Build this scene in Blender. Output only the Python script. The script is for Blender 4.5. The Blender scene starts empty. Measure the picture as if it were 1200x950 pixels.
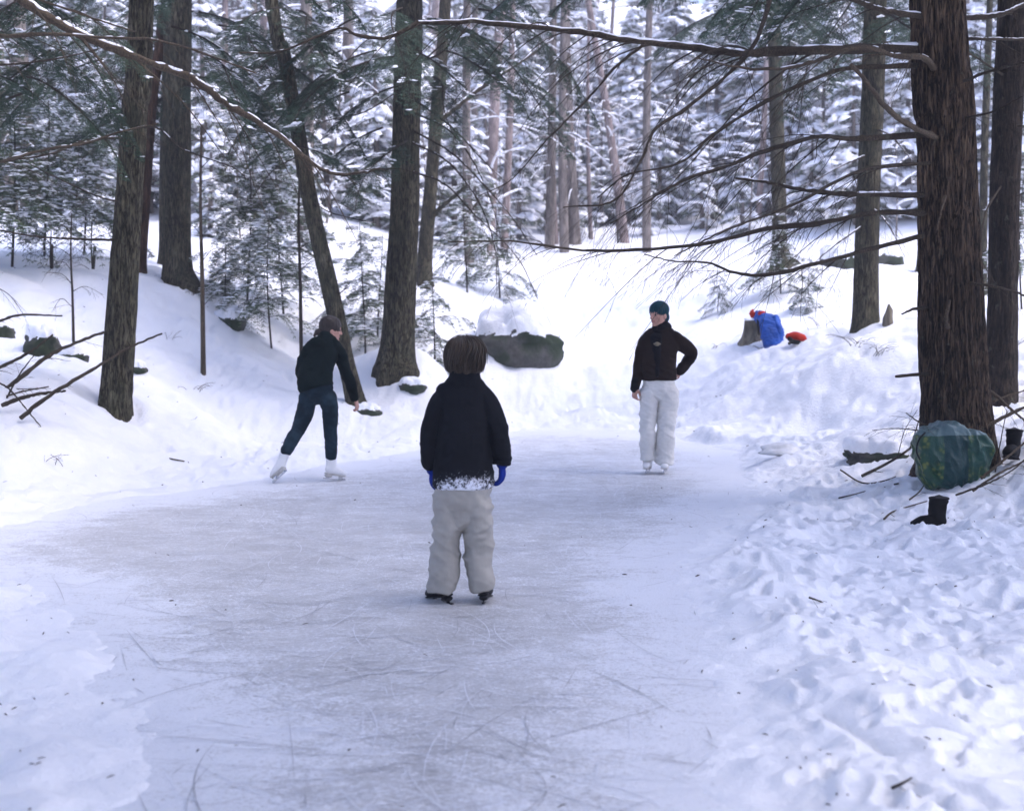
import bpy, math, random
import numpy as np
from mathutils import Vector, Matrix
random.seed(7); RNG = np.random.default_rng(7)
S = bpy.context.scene
COL = S.collection
PI = math.pi

# ------------------------------------------------------------------ camera geometry
CAMH = 1.57; FPX = 1500.0; PITCH = math.atan(97/1500)
cp, sp = math.cos(PITCH), math.sin(PITCH)
def P(u, v, d):
    """world point seen at photo pixel (u, v), lying d metres in front of the viewer"""
    a = (u-600)/FPX; b = (475-v)/FPX
    t = d/(cp + b*sp)
    return np.array([a*t, d, CAMH + t*(b*cp - sp)])
def G(u, v, z=0.0):
    a = (u-600)/FPX; b = (475-v)/FPX
    t = (z-CAMH)/(b*cp - sp)
    return np.array([a*t, t*(cp+b*sp), z])

# ------------------------------------------------------------------ noise
def _hash(ix, iy, iz, seed):
    h = (ix.astype(np.int64)*374761393 + iy.astype(np.int64)*668265263 + iz.astype(np.int64)*2147483647 + seed*974634777) & 0xffffffff
    h = ((h ^ (h >> 13)) * 1274126177) & 0xffffffff
    h = ((h ^ (h >> 16)) * 2246822519) & 0xffffffff
    return ((h ^ (h >> 15)) & 0xffffff)/float(0xffffff)
def vn(x, y, z=None, seed=0):
    x = np.asarray(x, float); y = np.asarray(y, float); z = np.zeros_like(x) if z is None else np.asarray(z, float)+np.zeros_like(x)
    x0 = np.floor(x); y0 = np.floor(y); z0 = np.floor(z)
    fx, fy, fz = x-x0, y-y0, z-z0
    fx = fx*fx*(3-2*fx); fy = fy*fy*(3-2*fy); fz = fz*fz*(3-2*fz)
    def c(a, b, cc): return _hash(x0+a, y0+b, z0+cc, seed)
    r0 = (c(0,0,0)*(1-fx)+c(1,0,0)*fx)*(1-fy) + (c(0,1,0)*(1-fx)+c(1,1,0)*fx)*fy
    r1 = (c(0,0,1)*(1-fx)+c(1,0,1)*fx)*(1-fy) + (c(0,1,1)*(1-fx)+c(1,1,1)*fx)*fy
    return (r0*(1-fz)+r1*fz)*2-1
def vn2(x, y, seed=0):
    x0 = np.floor(x); y0 = np.floor(y); fx = x-x0; fy = y-y0
    fx = fx*fx*(3-2*fx); fy = fy*fy*(3-2*fy); z = np.zeros_like(x)
    def c(a, b): return _hash(x0+a, y0+b, z, seed)
    return ((c(0,0)*(1-fx)+c(1,0)*fx)*(1-fy) + (c(0,1)*(1-fx)+c(1,1)*fx)*fy)*2-1
def fbm2(x, y, oct=4, seed=0, gain=.5):
    s = 0; a = 1
    for k in range(oct):
        s = s + a*vn2(x*2**k+17.3*k, y*2**k-9.1*k, seed+k); a *= gain
    return s
def sst(a, b, x):
    t = np.clip((x-a)/(b-a), 0, 1); return t*t*(3-2*t)

# ------------------------------------------------------------------ objects
def tag(o, label=None, cat=None, group=None, kind=None):
    if label: o['label'] = label
    if cat: o['category'] = cat
    if group: o['group'] = group
    if kind: o['kind'] = kind
    return o
def link(o, parent=None, loc=None):
    COL.objects.link(o)
    if parent is not None: o.parent = parent
    if loc is not None: o.location = loc
    return o
def empty(name, loc, label=None, cat=None, group=None, rz=0):
    o = bpy.data.objects.new(name, None); o.empty_display_size = .1
    link(o, None, tuple(loc)); o.rotation_euler = (0, 0, rz)
    return tag(o, label, cat, group)
class MB:
    """collects vertices / faces as arrays"""
    def __init__(s): s.v = []; s.f = []; s.m = []; s.n = 0
    def add(s, v, f, m=0):
        v = np.asarray(v, float).reshape(-1, 3); f = np.asarray(f, int)
        if len(f) == 0: return
        s.v.append(v); s.f.append((f + s.n)); s.m.append(np.full(len(f), m)); s.n += len(v)
    def mesh(s, name, mats, smooth=True):
        me = bpy.data.meshes.new(name)
        if not s.v: return me
        V = np.concatenate(s.v)
        q = [f for f in s.f if f.shape[1] == 4]; t = [f for f in s.f if f.shape[1] == 3]
        mq = [m for f, m in zip(s.f, s.m) if f.shape[1] == 4]; mt = [m for f, m in zip(s.f, s.m) if f.shape[1] == 3]
        loops = np.concatenate([np.concatenate(q).ravel() if q else np.zeros(0, int), np.concatenate(t).ravel() if t else np.zeros(0, int)]).astype(np.int32)
        nq = sum(len(x) for x in q); nt = sum(len(x) for x in t)
        starts = np.concatenate([np.arange(nq)*4, nq*4+np.arange(nt)*3]).astype(np.int32)
        mi = np.concatenate((mq or [np.zeros(0, int)]) + (mt or [np.zeros(0, int)])).astype(np.int32)
        me.vertices.add(len(V)); me.vertices.foreach_set('co', V.astype(np.float32).ravel())
        me.loops.add(len(loops)); me.loops.foreach_set('vertex_index', loops)
        me.polygons.add(nq+nt); me.polygons.foreach_set('loop_start', starts)
        me.polygons.foreach_set('material_index', mi)
        me.polygons.foreach_set('use_smooth', np.full(nq+nt, smooth))
        for m in (mats if isinstance(mats, (list, tuple)) else [mats]): me.materials.append(m)
        me.update(calc_edges=True)
        return me
    def build(s, name, mats, parent=None, loc=None, smooth=True):
        o = bpy.data.objects.new(name, s.mesh(name, mats, smooth)); return link(o, parent, loc)
def smooth_path(pts, n):
    """Catmull-Rom resample (pts: k x m)"""
    p = np.asarray(pts, float)
    if len(p) == 2: return p[0] + (p[1]-p[0])*np.linspace(0, 1, n)[:, None]
    q = np.vstack([2*p[0]-p[1], p, 2*p[-1]-p[-2]])
    t = np.linspace(0, len(p)-1-1e-9, n); i = t.astype(int); f = (t-i)[:, None]
    a, b, c, d = q[i], q[i+1], q[i+2], q[i+3]
    return .5*((2*b)+(-a+c)*f+(2*a-5*b+4*c-d)*f*f+(-a+3*b-3*c+d)*f**3)
def frames(p):
    T = np.gradient(p, axis=0); T /= np.linalg.norm(T, axis=1)[:, None]+1e-12
    r = np.array([0, 0, 1.]) if abs(T[0, 2]) < .9 else np.array([1., 0, 0])
    N = np.zeros_like(p); n = r - T[0]*(r@T[0]); n /= np.linalg.norm(n)
    for i in range(len(p)):
        n = n - T[i]*(n@T[i]); n /= np.linalg.norm(n)+1e-12; N[i] = n
    return T, N, np.cross(T, N)
def tube(mb, pts, rad, k=6, m=0, cap=True, disp=None):
    p = np.asarray(pts, float); n = len(p)
    rad = np.broadcast_to(np.asarray(rad, float), (n,))
    T, N, B = frames(p)
    a = np.arange(k)/k*2*PI
    R = rad[:, None]*np.ones((1, k))
    if disp is not None: R = R + disp(a, p)
    v = p[:, None, :] + R[..., None]*(np.cos(a)[None, :, None]*N[:, None, :] + np.sin(a)[None, :, None]*B[:, None, :])
    v = v.reshape(-1, 3)
    i = np.arange(n-1)[:, None]*k; j = np.arange(k)[None, :]; j2 = (j+1) % k
    f = np.stack([i+j, i+j2, i+k+j2, i+k+j], -1).reshape(-1, 4)
    mb.add(v, f, m)
    if cap:
        for e in (0, n-1):
            c = p[e] + T[e]*(rad[e]*.4)*(1 if e else -1)
            base = e*k; ring = v[base:base+k]
            jj = np.arange(k); tri = np.stack([jj, (jj+1) % k, np.full(k, k)], -1)
            if e == 0: tri = tri[:, ::-1]
            mb.add(np.vstack([ring, c]), tri, m)
_ico = {}
def ico(level):
    if level not in _ico:
        import bmesh
        b = bmesh.new(); bmesh.ops.create_icosphere(b, subdivisions=level, radius=1)
        b.verts.ensure_lookup_table()
        _ico[level] = (np.array([v.co[:] for v in b.verts]), np.array([[v.index for v in f.verts] for f in b.faces])); b.free()
    return _ico[level]
def rotz(a): c, s = math.cos(a), math.sin(a); return np.array([[c, -s, 0], [s, c, 0], [0, 0, 1.]])
def rotx(a): c, s = math.cos(a), math.sin(a); return np.array([[1, 0, 0], [0, c, -s], [0, s, c.real]])
def roty(a): c, s = math.cos(a), math.sin(a); return np.array([[c, 0, s], [0, 1, 0], [-s, 0, c]])
def lump(mb, c, r, amp=.25, fr=1.5, lvl=2, m=0, R=None, flat=None):
    """irregular lump with semi-axes r"""
    v, f = ico(lvl); s = random.randint(0, 9999)
    d = 1+amp*vn(v[:, 0]*fr+s, v[:, 1]*fr, v[:, 2]*fr)+amp*.5*vn(v[:, 0]*fr*2.3, v[:, 1]*fr*2.3+s, v[:, 2]*fr*2.3)
    w = v*d[:, None]
    if flat is not None: w[:, 2] = np.where(w[:, 2] < 0, w[:, 2]*flat, w[:, 2])
    w = w*np.asarray(r)
    if R is not None: w = w@np.asarray(R).T
    mb.add(w+np.asarray(c), f, m)

# ------------------------------------------------------------------ materials
def mat(name, base, rough=.8, build=None, spec=.5):
    m = bpy.data.materials.new(name); m.use_nodes = True
    nt = m.node_tree; b = nt.nodes['Principled BSDF']
    b.inputs['Base Color'].default_value = (*base, 1); b.inputs['Roughness'].default_value = rough
    b.inputs['Specular IOR Level'].default_value = spec
    if build: build(nt, b)
    return m
def nd(nt, t, **kw):
    n = nt.nodes.new(t)
    for k, v in kw.items():
        if k in n.inputs: n.inputs[k].default_value = v
        else: setattr(n, k, v)
    return n
def coords(nt, scale=(1, 1, 1), kind='Object'):
    tc = nd(nt, 'ShaderNodeTexCoord'); mp = nd(nt, 'ShaderNodeMapping'); mp.inputs['Scale'].default_value = scale
    nt.links.new(tc.outputs[kind], mp.inputs['Vector']); return mp.outputs[0]
def noise(nt, vec, scale, detail=4, rough=.55, dist=0):
    n = nd(nt, 'ShaderNodeTexNoise'); n.inputs['Scale'].default_value = scale; n.inputs['Detail'].default_value = detail
    n.inputs['Roughness'].default_value = rough; n.inputs['Distortion'].default_value = dist
    nt.links.new(vec, n.inputs['Vector']); return n.outputs['Fac']
def ramp(nt, fac, stops):
    r = nd(nt, 'ShaderNodeValToRGB'); e = r.color_ramp.elements
    while len(e) < len(stops): e.new(.5)
    for el, (p, c) in zip(e, stops): el.position = p; el.color = (*c, 1) if len(c) == 3 else c
    nt.links.new(fac, r.inputs['Fac']); return r.outputs['Color']
def g(x): return (x, x, x)
def mix(nt, fac, a, b, mode='MIX'):
    n = nd(nt, 'ShaderNodeMix', data_type='RGBA', blend_type=mode)
    for s, val in ((0, fac), (6, a), (7, b)):
        if hasattr(val, 'links') or hasattr(val, 'is_linked'): nt.links.new(val, n.inputs[s])
        else: n.inputs[s].default_value = val if s == 0 else (*val, 1)
    return n.outputs[2]
def math_(nt, op, a, b=0.0, c=None):
    n = nd(nt, 'ShaderNodeMath', operation=op)
    for s, val in enumerate((a, b) if c is None else (a, b, c)):
        if hasattr(val, 'is_linked'): nt.links.new(val, n.inputs[s])
        else: n.inputs[s].default_value = val
    return n.outputs[0]
def bump(nt, b, h, strength=.5, dist=.01, prev=None):
    n = nd(nt, 'ShaderNodeBump'); n.inputs['Strength'].default_value = strength; n.inputs['Distance'].default_value = dist
    nt.links.new(h, n.inputs['Height'])
    if prev: nt.links.new(prev, n.inputs['Normal'])
    nt.links.new(n.outputs[0], b.inputs['Normal']); return n.outputs[0]

def _snow(nt, b):
    v = coords(nt)
    c = ramp(nt, noise(nt, v, 3.0, 5), [(.3, (.80, .82, .86)), (.7, (.88, .89, .91))])
    nt.links.new(c, b.inputs['Base Color'])
    h = math_(nt, 'ADD', noise(nt, v, 22, 6, .65), math_(nt, 'MULTIPLY', noise(nt, v, 150, 3, .6), .25))
    bump(nt, b, h, .55, .03)
M_snow = mat('snow', (.85, .86, .89), .75, _snow, .25)
def _snowsoft(nt, b):
    v = coords(nt); bump(nt, b, noise(nt, v, 9, 5, .6), .5, .05)
M_snowcap = mat('fresh_snow', (.88, .89, .92), .8, _snowsoft, .2)
def bark(name, dark, light, sx=9, sz=1.6, stren=.9, moss=None):
    def f(nt, b):
        v = coords(nt, (sx, sx, sz))
        n1 = noise(nt, v, 2.2, 7, .62, .3)
        n2 = noise(nt, coords(nt, (sx*1.6, sx*1.6, sz*.55)), 2.6, 5, .6, .5)
        edge = ramp(nt, math_(nt, 'ABSOLUTE', math_(nt, 'SUBTRACT', n2, .5)), [(.0, g(0)), (.07, g(1))])
        h = math_(nt, 'ADD', math_(nt, 'MULTIPLY', edge, .45), math_(nt, 'MULTIPLY', n1, 1.1))
        c = ramp(nt, math_(nt, 'MULTIPLY', h, .62), [(.38, dark), (.56, tuple(a*.6+b_*.4 for a, b_ in zip(dark, light))), (.78, light)])
        patch = ramp(nt, noise(nt, coords(nt, (1, 1, .5)), 1.6, 4), [(.35, g(.65)), (.7, g(1.25))])
        c = mix(nt, 1.0, c, patch, 'MULTIPLY')
        lich = ramp(nt, noise(nt, coords(nt, (3, 3, 2.2)), 4.0, 6, .7), [(.60, g(0)), (.68, g(.45))])
        c = mix(nt, lich, c, (.14, .15, .11))
        if moss:
            c = mix(nt, ramp(nt, noise(nt, coords(nt, (1, 1, .6)), 3.1, 5), [(.5, g(0)), (.68, g(.6))]), c, moss)
        nt.links.new(c, b.inputs['Base Color'])
        bump(nt, b, h, stren, .03)
    return mat(name, light, .9, f, .2)
M_bark_big = bark('furrowed_bark', (.010, .006, .004), (.165, .112, .07), 9, 2.8, 1.0)
M_bark_dark = bark('dark_bark', (.006, .004, .003), (.075, .056, .04), 10, 3.5)
M_bark_mid = bark('grey_brown_bark', (.013, .011, .007), (.19, .17, .11), 10, 3.4, .9, (.05, .055, .035))
M_bark_red = bark('reddish_bark', (.03, .016, .01), (.16, .09, .055), 12, 2)
M_bark_pale = bark('pale_bark', (.16, .125, .115), (.46, .38, .35), 6, 1.5, .4)
M_bark_far = bark('far_bark', (.09, .076, .066), (.34, .295, .26), 5, 1.2, .4)  # lightened to brighten the distant woods: brightness put into the bark colour
M_limb = bark('limb_bark', (.02, .016, .012), (.13, .10, .07), 30, 30, .4)
M_limb_tan = bark('tan_limb_bark', (.04, .03, .02), (.19, .145, .10), 30, 30, .4)
M_twig = mat('twig', (.035, .027, .02), .85, None, .2)
def leafmat(name, a, b2, ):
    def f(nt, b):
        n = noise(nt, coords(nt), 2.5, 3)
        gm = nd(nt, 'ShaderNodeNewGeometry')
        c = ramp(nt, math_(nt, 'ADD', math_(nt, 'MULTIPLY', n, .6), math_(nt, 'MULTIPLY', gm.outputs['Random Per Island'], .4)), [(.25, a), (.75, b2)])
        nt.links.new(c, b.inputs['Base Color'])
    return mat(name, a, .65, f, .3)
M_needle = leafmat('hemlock_needles', (.018, .042, .026), (.065, .115, .068))
M_needle_far = leafmat('far_needles', (.09, .11, .085), (.23, .26, .20))  # much paler than the near needles: distant brightness put into the colour
# ------------------------------------------------------------------ terrain
ctrl = []
def cz(u, v, d): p = P(u, v, d); ctrl.append(tuple(p))
for a in [(135,475,14),(172,325,20),(210,330,20),(415,436,17.5),(467,404,18.5),(497,330,24),(610,414,22.5),
          (560,440,21.5),(700,440,22),(820,440,21),(640,400,25),(760,400,25),(700,350,29.5),(820,345,29),(640,320,34),(728,308,35),(580,315,32),
          (720,285,40),(640,262,45),(800,270,43),(600,200,62),(800,200,62),(400,200,55),(100,200,50),(1000,190,58),(1200,190,55),
          (100,350,18),(300,390,20),(320,460,17.5),(240,480,15.5),(400,500,17),(510,470,20),(0,500,12),(0,400,16),(200,280,26),(100,250,32),(400,330,24),(400,250,34),
          (885,398,22),(1015,390,19),(960,450,17),(905,500,15.5),(1010,520,13),(1120,545,11.3),(1175,465,14),(1200,545,10.8),
          (1100,330,26),(1200,310,28),(915,318,27),(1000,250,38),(1200,250,40),(1190,585,10.2),(905,413,20.3),(935,418,19.6)]: cz(*a)
NCZ = len(ctrl)
ctrl += [(-8,7,.7),(-12,10,1.4),(-16,25,3.6),(8.5,7,.25),(12,12,1.0),(18,28,3.4),(-5,3,.12),(-9,0,.3),(6,2,.1),(0,-6,.1),(9,-6,.3),(-8,-8,.4),
         (-45,30,8),(45,30,7.5),(-60,0,9),(60,0,9),(0,-60,3),(-50,-50,7),(50,-50,7),
         (-40,90,24),(0,90,20),(40,90,22),(-90,120,36),(0,130,34),(90,120,36),(-130,60,30),(130,60,30),(0,200,44),(-150,200,46),(150,200,46),(-150,-100,25),(150,-100,25),(0,-150,12)]
ctrl += [(float(x), float(y), .04) for x in (-3.5,-1,1.5,3.6) for y in (3.5,6.5,9.5,13,16)] + [(-2.,18.,.05),(0.,19.,.05),(2.,18.5,.06),(-4.6,11.,.12),(5.,5.,.06),(4.,9.,.05),(-5.2,8.,.12)]
def base_z(x, y):
    x = np.asarray(x, float); y = np.asarray(y, float); s = np.zeros(np.broadcast(x, y).shape)
    for (cx, cy, _), w in zip(ctrl, _W): s += w*_phi(np.hypot(x-cx, y-cy))
    return s
# shoreline of the pond, traced on the ice plane
pond_px = [(120,1180),(150,1040),(128,950),(140,880),(112,800),(78,735),(30,697),(-70,672),(-90,640),(10,610),(80,596),(170,582),(300,562),(400,541),(480,528),(535,514),(600,504),(700,505),(800,513),(868,530),(885,556),(880,580),(850,610),(812,650),(806,690),(842,745),(868,800),(885,870),(880,950),(860,1040),(800,1180)]
POND = np.array([G(u, v)[:2] for u, v in pond_px])
def pond_sd(x, y):
    """signed distance to the shoreline, negative on the ice"""
    x = np.asarray(x, float); y = np.asarray(y, float)
    d = np.full(x.shape, 1e9); ins = np.zeros(x.shape, bool); n = len(POND)
    for i in range(n):
        ax, ay = POND[i]; bx, by = POND[(i+1) % n]
        ex, ey = bx-ax, by-ay; L = ex*ex+ey*ey
        t = np.clip(((x-ax)*ex+(y-ay)*ey)/L, 0, 1)
        d = np.minimum(d, np.hypot(x-ax-t*ex, y-ay-t*ey))
        c = ((ay > y) != (by > y)) & (x < (bx-ax)*(y-ay)/((by-ay) if by != ay else 1e-9)+ax)
        ins ^= c
    return np.where(ins, -d, d)
def kramp(s): return sst(-.35, 2.1, s)
CT = np.array(ctrl); _k = kramp(pond_sd(CT[:, 0], CT[:, 1])); _t = np.arange(len(CT)) < NCZ
CT[:, 2] = np.where(_t & (_k > .25), CT[:, 2]/np.clip(_k, .3, 1), CT[:, 2]); ctrl = [tuple(c) for c in CT]
def _phi(r): return np.sqrt(r*r+1.2**2)
_A = _phi(np.hypot(CT[:, None, 0]-CT[None, :, 0], CT[:, None, 1]-CT[None, :, 1]))
_W = np.linalg.solve(_A + np.eye(len(CT))*-0.02, CT[:, 2])
def shore(x, y):
    return pond_sd(x, y) + .16*fbm2(x*1.5, y*1.5, 4, 31) + .06*fbm2(x*8, y*8, 3, 35)
def gz(x, y, detail=False):
    x = np.asarray(x, float); y = np.asarray(y, float)
    b = np.maximum(base_z(x, y), 0)
    s = shore(x, y) if detail else pond_sd(x, y)
    k = kramp(pond_sd(x, y) if detail else s)
    h = b*k + .024*sst(-.12, .40, s) - .03*(1-sst(-.22, .02, s))
    return h
def gzs(x, y): return float(gz(np.array([x]), np.array([y]))[0])

def axis(segs):
    out = [segs[0][0]]
    for a, b, s0, s1 in segs:
        x = a
        while x < b-1e-6:
            t = (x-a)/(b-a); x = min(b, x + s0+(s1-s0)*t)
            out.append(x)
    return np.array(out)
xs = axis([(0,2.2,.015,.018),(2.2,6,.018,.035),(6,16,.035,.2),(16,60,.2,2.2),(60,200,2.2,12)])
xs = np.concatenate([-xs[::-1][:-1], xs])
ys = np.concatenate([axis([(-160,-20,12,4),(-20,3.2,4,.05)])[:-1], axis([(3.2,6,.014,.018),(6,14,.018,.045),(14,30,.045,.16),(30,80,.16,.9),(80,230,.9,12)])])
X, Y = np.meshgrid(xs, ys)
Z = gz(X, Y, True)
SD = shore(X, Y)
off = sst(-.02, .35, SD)                                      # 1 on snow, 0 on ice
far = np.clip((Y-30)/40, 0, 1)
# rolling lumps
Z += off*(.055*fbm2(X*.9, Y*.9, 4, 3) + .10*fbm2(X*.35, Y*.35, 3, 5)*sst(6, 16, np.hypot(X, Y*.8)))
Z += off*(.05*fbm2(X*2.6, Y*2.6, 3, 41)+.012*np.abs(fbm2(X*7, Y*7, 2, 43)))*sst(3, 7, np.hypot(X, Y))*(1-sst(26, 34, Y))
Z += far*.5*fbm2(X*.15, Y*.15, 3, 9)
tramp = off*sst(1.2, 2.0, X)*(1-sst(12, 17, Y))               # trodden snow on the right
tramp = np.maximum(tramp, off*.45*(1-sst(17, 22, Y)))
Z += .8*tramp*(.012*fbm2(X*5, Y*5, 3, 11) + .017*np.abs(fbm2(X*12, Y*12, 3, 13))*sst(-.5, .6, fbm2(X*1.1, Y*1.1, 3, 15)) + .035*np.clip(fbm2(X*9, Y*9, 2, 19)-.5, 0, 1) + .006*fbm2(X*22, Y*22, 2, 29))
# soft ridges of pushed snow along the shore
Z += .022*np.exp(-((SD-.35)/.25)**2)*(1+fbm2(X*2.5, Y*2.5, 3, 21))
# footprints
def dent(cx, cy, ang, la, lb, dep):
    i0, i1 = np.searchsorted(xs, [cx-.35, cx+.35]); j0, j1 = np.searchsorted(ys, [cy-.35, cy+.35])
    if i1-i0 < 3 or j1-j0 < 3: return
    x = X[j0:j1, i0:i1]-cx; y = Y[j0:j1, i0:i1]-cy
    c, s = math.cos(ang), math.sin(ang); a = (x*c+y*s)/la; b = (-x*s+y*c)/lb
    b = b*(1+.25*np.sin(a*2)); r = np.sqrt(a*a+b*b)
    Z[j0:j1, i0:i1] += (-dep*(1-sst(.55, 1.05, r)) + dep*.4*np.exp(-((r-1.25)/.22)**2))*off[j0:j1, i0:i1]
R2 = random.Random(5)
for k in range(2000):
    y = 3.4+12*R2.random()**1.2; x = R2.uniform(.9, 6.2)
    dent(x, y, R2.gauss(.9, .8), R2.uniform(.07, .14), R2.uniform(.03, .06), R2.uniform(.006, .030))
for k in range(700):
    y = R2.uniform(9, 21); x = R2.uniform(-6.5, 6.5)
    dent(x, y, R2.gauss(1.2, .9), R2.uniform(.10, .15), R2.uniform(.045, .07), R2.uniform(.01, .035))
for k in range(60):
    y = R2.uniform(3.4, 7); x = R2.uniform(-4, -1)
    dent(x, y, R2.gauss(1.2, .9), R2.uniform(.10, .15), R2.uniform(.045, .07), R2.uniform(.004, .012))
# a trodden path climbing between the left trees
path = smooth_path([P(330,540,13)[:2], P(300,470,15)[:2], P(260,400,17.5)[:2], P(230,350,20)[:2], P(205,300,24)[:2]], 90)
for k, (x, y) in enumerate(path):
    for j in range(2): dent(x+R2.gauss(0, .2), y+R2.gauss(0, .15), R2.gauss(1.8, .3), .13, .06, .018)
# grooves left by sledges and blades in the snow by the shore
def groove(px, w, dep):
    pts = smooth_path([G(u, v)[:2] for u, v in px], 60)
    for x, y in pts:
        i0, i1 = np.searchsorted(xs, [x-.12, x+.12]); j0, j1 = np.searchsorted(ys, [y-.12, y+.12])
        r = np.hypot(X[j0:j1, i0:i1]-x, Y[j0:j1, i0:i1]-y)
        Z[j0:j1, i0:i1] = np.minimum(Z[j0:j1, i0:i1], Z[j0:j1, i0:i1]*0+gzs(x, y)+.02-dep*np.exp(-(r/w)**2)+.4*r)
for px in ([(1080,868),(1130,878),(1195,880)],[(960,850),(1000,875),(1040,905)]):
    groove(px, .02, .015)
ledge = P(640, 489, 19.4)
Z += .13*np.exp(-((Y-ledge[1]-.25*np.sin(X*1.3))/.35)**2)*sst(-1.6, -.6, X)*(1-sst(1.2, 2.2, X))*off
for u, d, w_, dep in ((134,14,.30,.10),(1124,11.3,.50,.07),(1172,14,.35,.07),(1014,19,.4,-.10),(211,20,.4,.06),(418,17.5,.28,.06),(464,18.5,.38,.06),(62,15.4,.3,.05)):
    c_ = P(u, 400, d); Z -= dep*np.exp(-(((X-c_[0])**2+(Y-c_[1])**2)/w_**2)**1.5)*(1+.4*vn2(X*5, Y*5, 77))
ny, nx = X.shape
idx = np.arange(ny*nx).reshape(ny, nx)
F = np.stack([idx[:-1, :-1], idx[:-1, 1:], idx[1:, 1:], idx[1:, :-1]], -1).reshape(-1, 4)
mb = MB(); mb.add(np.stack([X, Y, Z], -1).reshape(-1, 3), F)
tag(mb.build('snow_ground', M_snow), kind='structure')
def surf(x, y):
    """height of the finished snow sheet"""
    i = np.clip(np.searchsorted(xs, x)-1, 0, nx-2); j = np.clip(np.searchsorted(ys, y)-1, 0, ny-2)
    fx = (x-xs[i])/(xs[i+1]-xs[i]); fy = (y-ys[j])/(ys[j+1]-ys[j])
    return float((Z[j, i]*(1-fx)+Z[j, i+1]*fx)*(1-fy)+(Z[j+1, i]*(1-fx)+Z[j+1, i+1]*fx)*fy)

# ------------------------------------------------------------------ ice
def _ice(nt, b):
    v = coords(nt)
    cloud = noise(nt, v, .8, 6, .6, .4)
    frost = noise(nt, v, 5.0, 8, .72, .6)
    fine = noise(nt, coords(nt, (1, 1.5, 1)), 34, 6, .8)
    sh = nd(nt, 'ShaderNodeAttribute', attribute_name='shore')
    streak = noise(nt, coords(nt, (1, 1.7, 1)), 4.2, 8, .75, 1.2)
    dust = math_(nt, 'ADD', math_(nt, 'ADD', math_(nt, 'MULTIPLY', frost, .9), math_(nt, 'MULTIPLY', cloud, .55)), math_(nt, 'MULTIPLY', sh.outputs['Fac'], .42))
    dust = math_(nt, 'ADD', dust, math_(nt, 'MULTIPLY', math_(nt, 'SUBTRACT', streak, .5), 1.0))
    dust = math_(nt, 'ADD', dust, math_(nt, 'MULTIPLY', math_(nt, 'SUBTRACT', fine, .5), 1.9))
    speck = noise(nt, coords(nt, (1, 1.25, 1)), 62, 4, .75)
    dust = math_(nt, 'ADD', dust, math_(nt, 'MULTIPLY', math_(nt, 'SUBTRACT', speck, .5), 1.5))
    dm = ramp(nt, dust, [(.30, g(0)), (.72, g(.3)), (1.0, g(.65)), (1.3, g(1))])
    icec = ramp(nt, noise(nt, v, 1.3, 5, .6), [(.3, (.36, .36, .36)), (.7, (.50, .50, .50))])
    c = mix(nt, dm, icec, (.80, .82, .86))
    nt.links.new(c, b.inputs['Base Color'])
    r = ramp(nt, dm, [(0, g(.5)), (.6, g(.8))]); nt.links.new(r, b.inputs['Roughness'])
    h = math_(nt, 'MULTIPLY', dust, .6)
    bump(nt, b, h, .6, .012)
M_ice = mat('scratched_ice', (.45, .46, .48), .45, _ice, .35)
mi, mxx = POND.min(0)-.8, POND.max(0)+.8
gx = np.linspace(mi[0], mxx[0], 260); gy = np.linspace(mi[1], mxx[1], 500)
XX, YY = np.meshgrid(gx, gy); sd = shore(XX, YY)
mb = MB(); idx = np.arange(XX.size).reshape(XX.shape)
F = np.stack([idx[:-1, :-1], idx[:-1, 1:], idx[1:, 1:], idx[1:, :-1]], -1).reshape(-1, 4)
keep = (sd.ravel()[F] < .6).any(1)
used = np.unique(F[keep]); rm = np.full(XX.size, -1); rm[used] = np.arange(len(used))
V = np.stack([XX.ravel(), YY.ravel(), .0015*fbm2(XX.ravel()*1.2, YY.ravel()*1.2, 3, 4)], -1)[used]
mb.add(V, rm[F[keep]])
nv0 = mb.n
RT = random.Random(8)
def track(x, y, a, L, w, m, curv):
    """one blade mark: a thin strip following an arc"""
    k = max(5, int(L/.06)); pts = []
    for i in range(k+1):
        pts.append((x, y)); a += curv*L/k; x += math.cos(a)*L/k; y += math.sin(a)*L/k
    q = np.array(pts); 
    if (pond_sd(q[:, 0], q[:, 1]) > -.02).any(): return
    T = nrm2(np.gradient(q, axis=0)); N = np.c_[-T[:, 1], T[:, 0]]; ww = (w*.5*np.sin(np.linspace(.12, PI-.12, k+1)))[:, None]
    z = np.full((k+1, 1), .0055+.0004*RT.random()+(.001 if m == 2 else 0)); lo = np.c_[q-N*ww, z]; hi = np.c_[q+N*ww, z]
    i = np.arange(k); mb.add(np.vstack([lo, hi]), np.stack([i, i+1, i+k+2, i+k+1], -1), m)
def nrm2(a): return a/(np.linalg.norm(a, axis=1, keepdims=True)+1e-9)
mnx, mxx_ = POND.min(0), POND.max(0)
for i in range(7000):
    x = RT.uniform(mnx[0], mxx_[0]); y = 3.6+15*RT.random()**1.5
    near = max(.3, 1.1-y*.05)
    track(x, y, RT.uniform(0, 2*PI) if RT.random() < .6 else RT.choice((0, PI))+RT.gauss(0, .35), RT.choice((.1, .15, .25, .4, .6, 1.0))*RT.uniform(.6, 1.3), RT.uniform(.002, .0055), RT.choice((1, 2, 2)), RT.gauss(0, .7))
M_cut1 = mat('blade_cut_dark', (.36, .365, .38), .5); M_cut2 = mat('blade_cut_frosty', (.72, .74, .78), .7)
ice = tag(mb.build('frozen_pond', [M_ice, M_cut1, M_cut2]), kind='structure')
at = ice.data.attributes.new('shore', 'FLOAT', 'POINT')
yy = YY.ravel()[used]
av = np.zeros(mb.n, np.float32); av[:nv0] = 1.25*sst(-1.1, .0, sd.ravel()[used]) + .55*sst(9.5, 15, yy); at.data.foreach_set('value', av)
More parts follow.
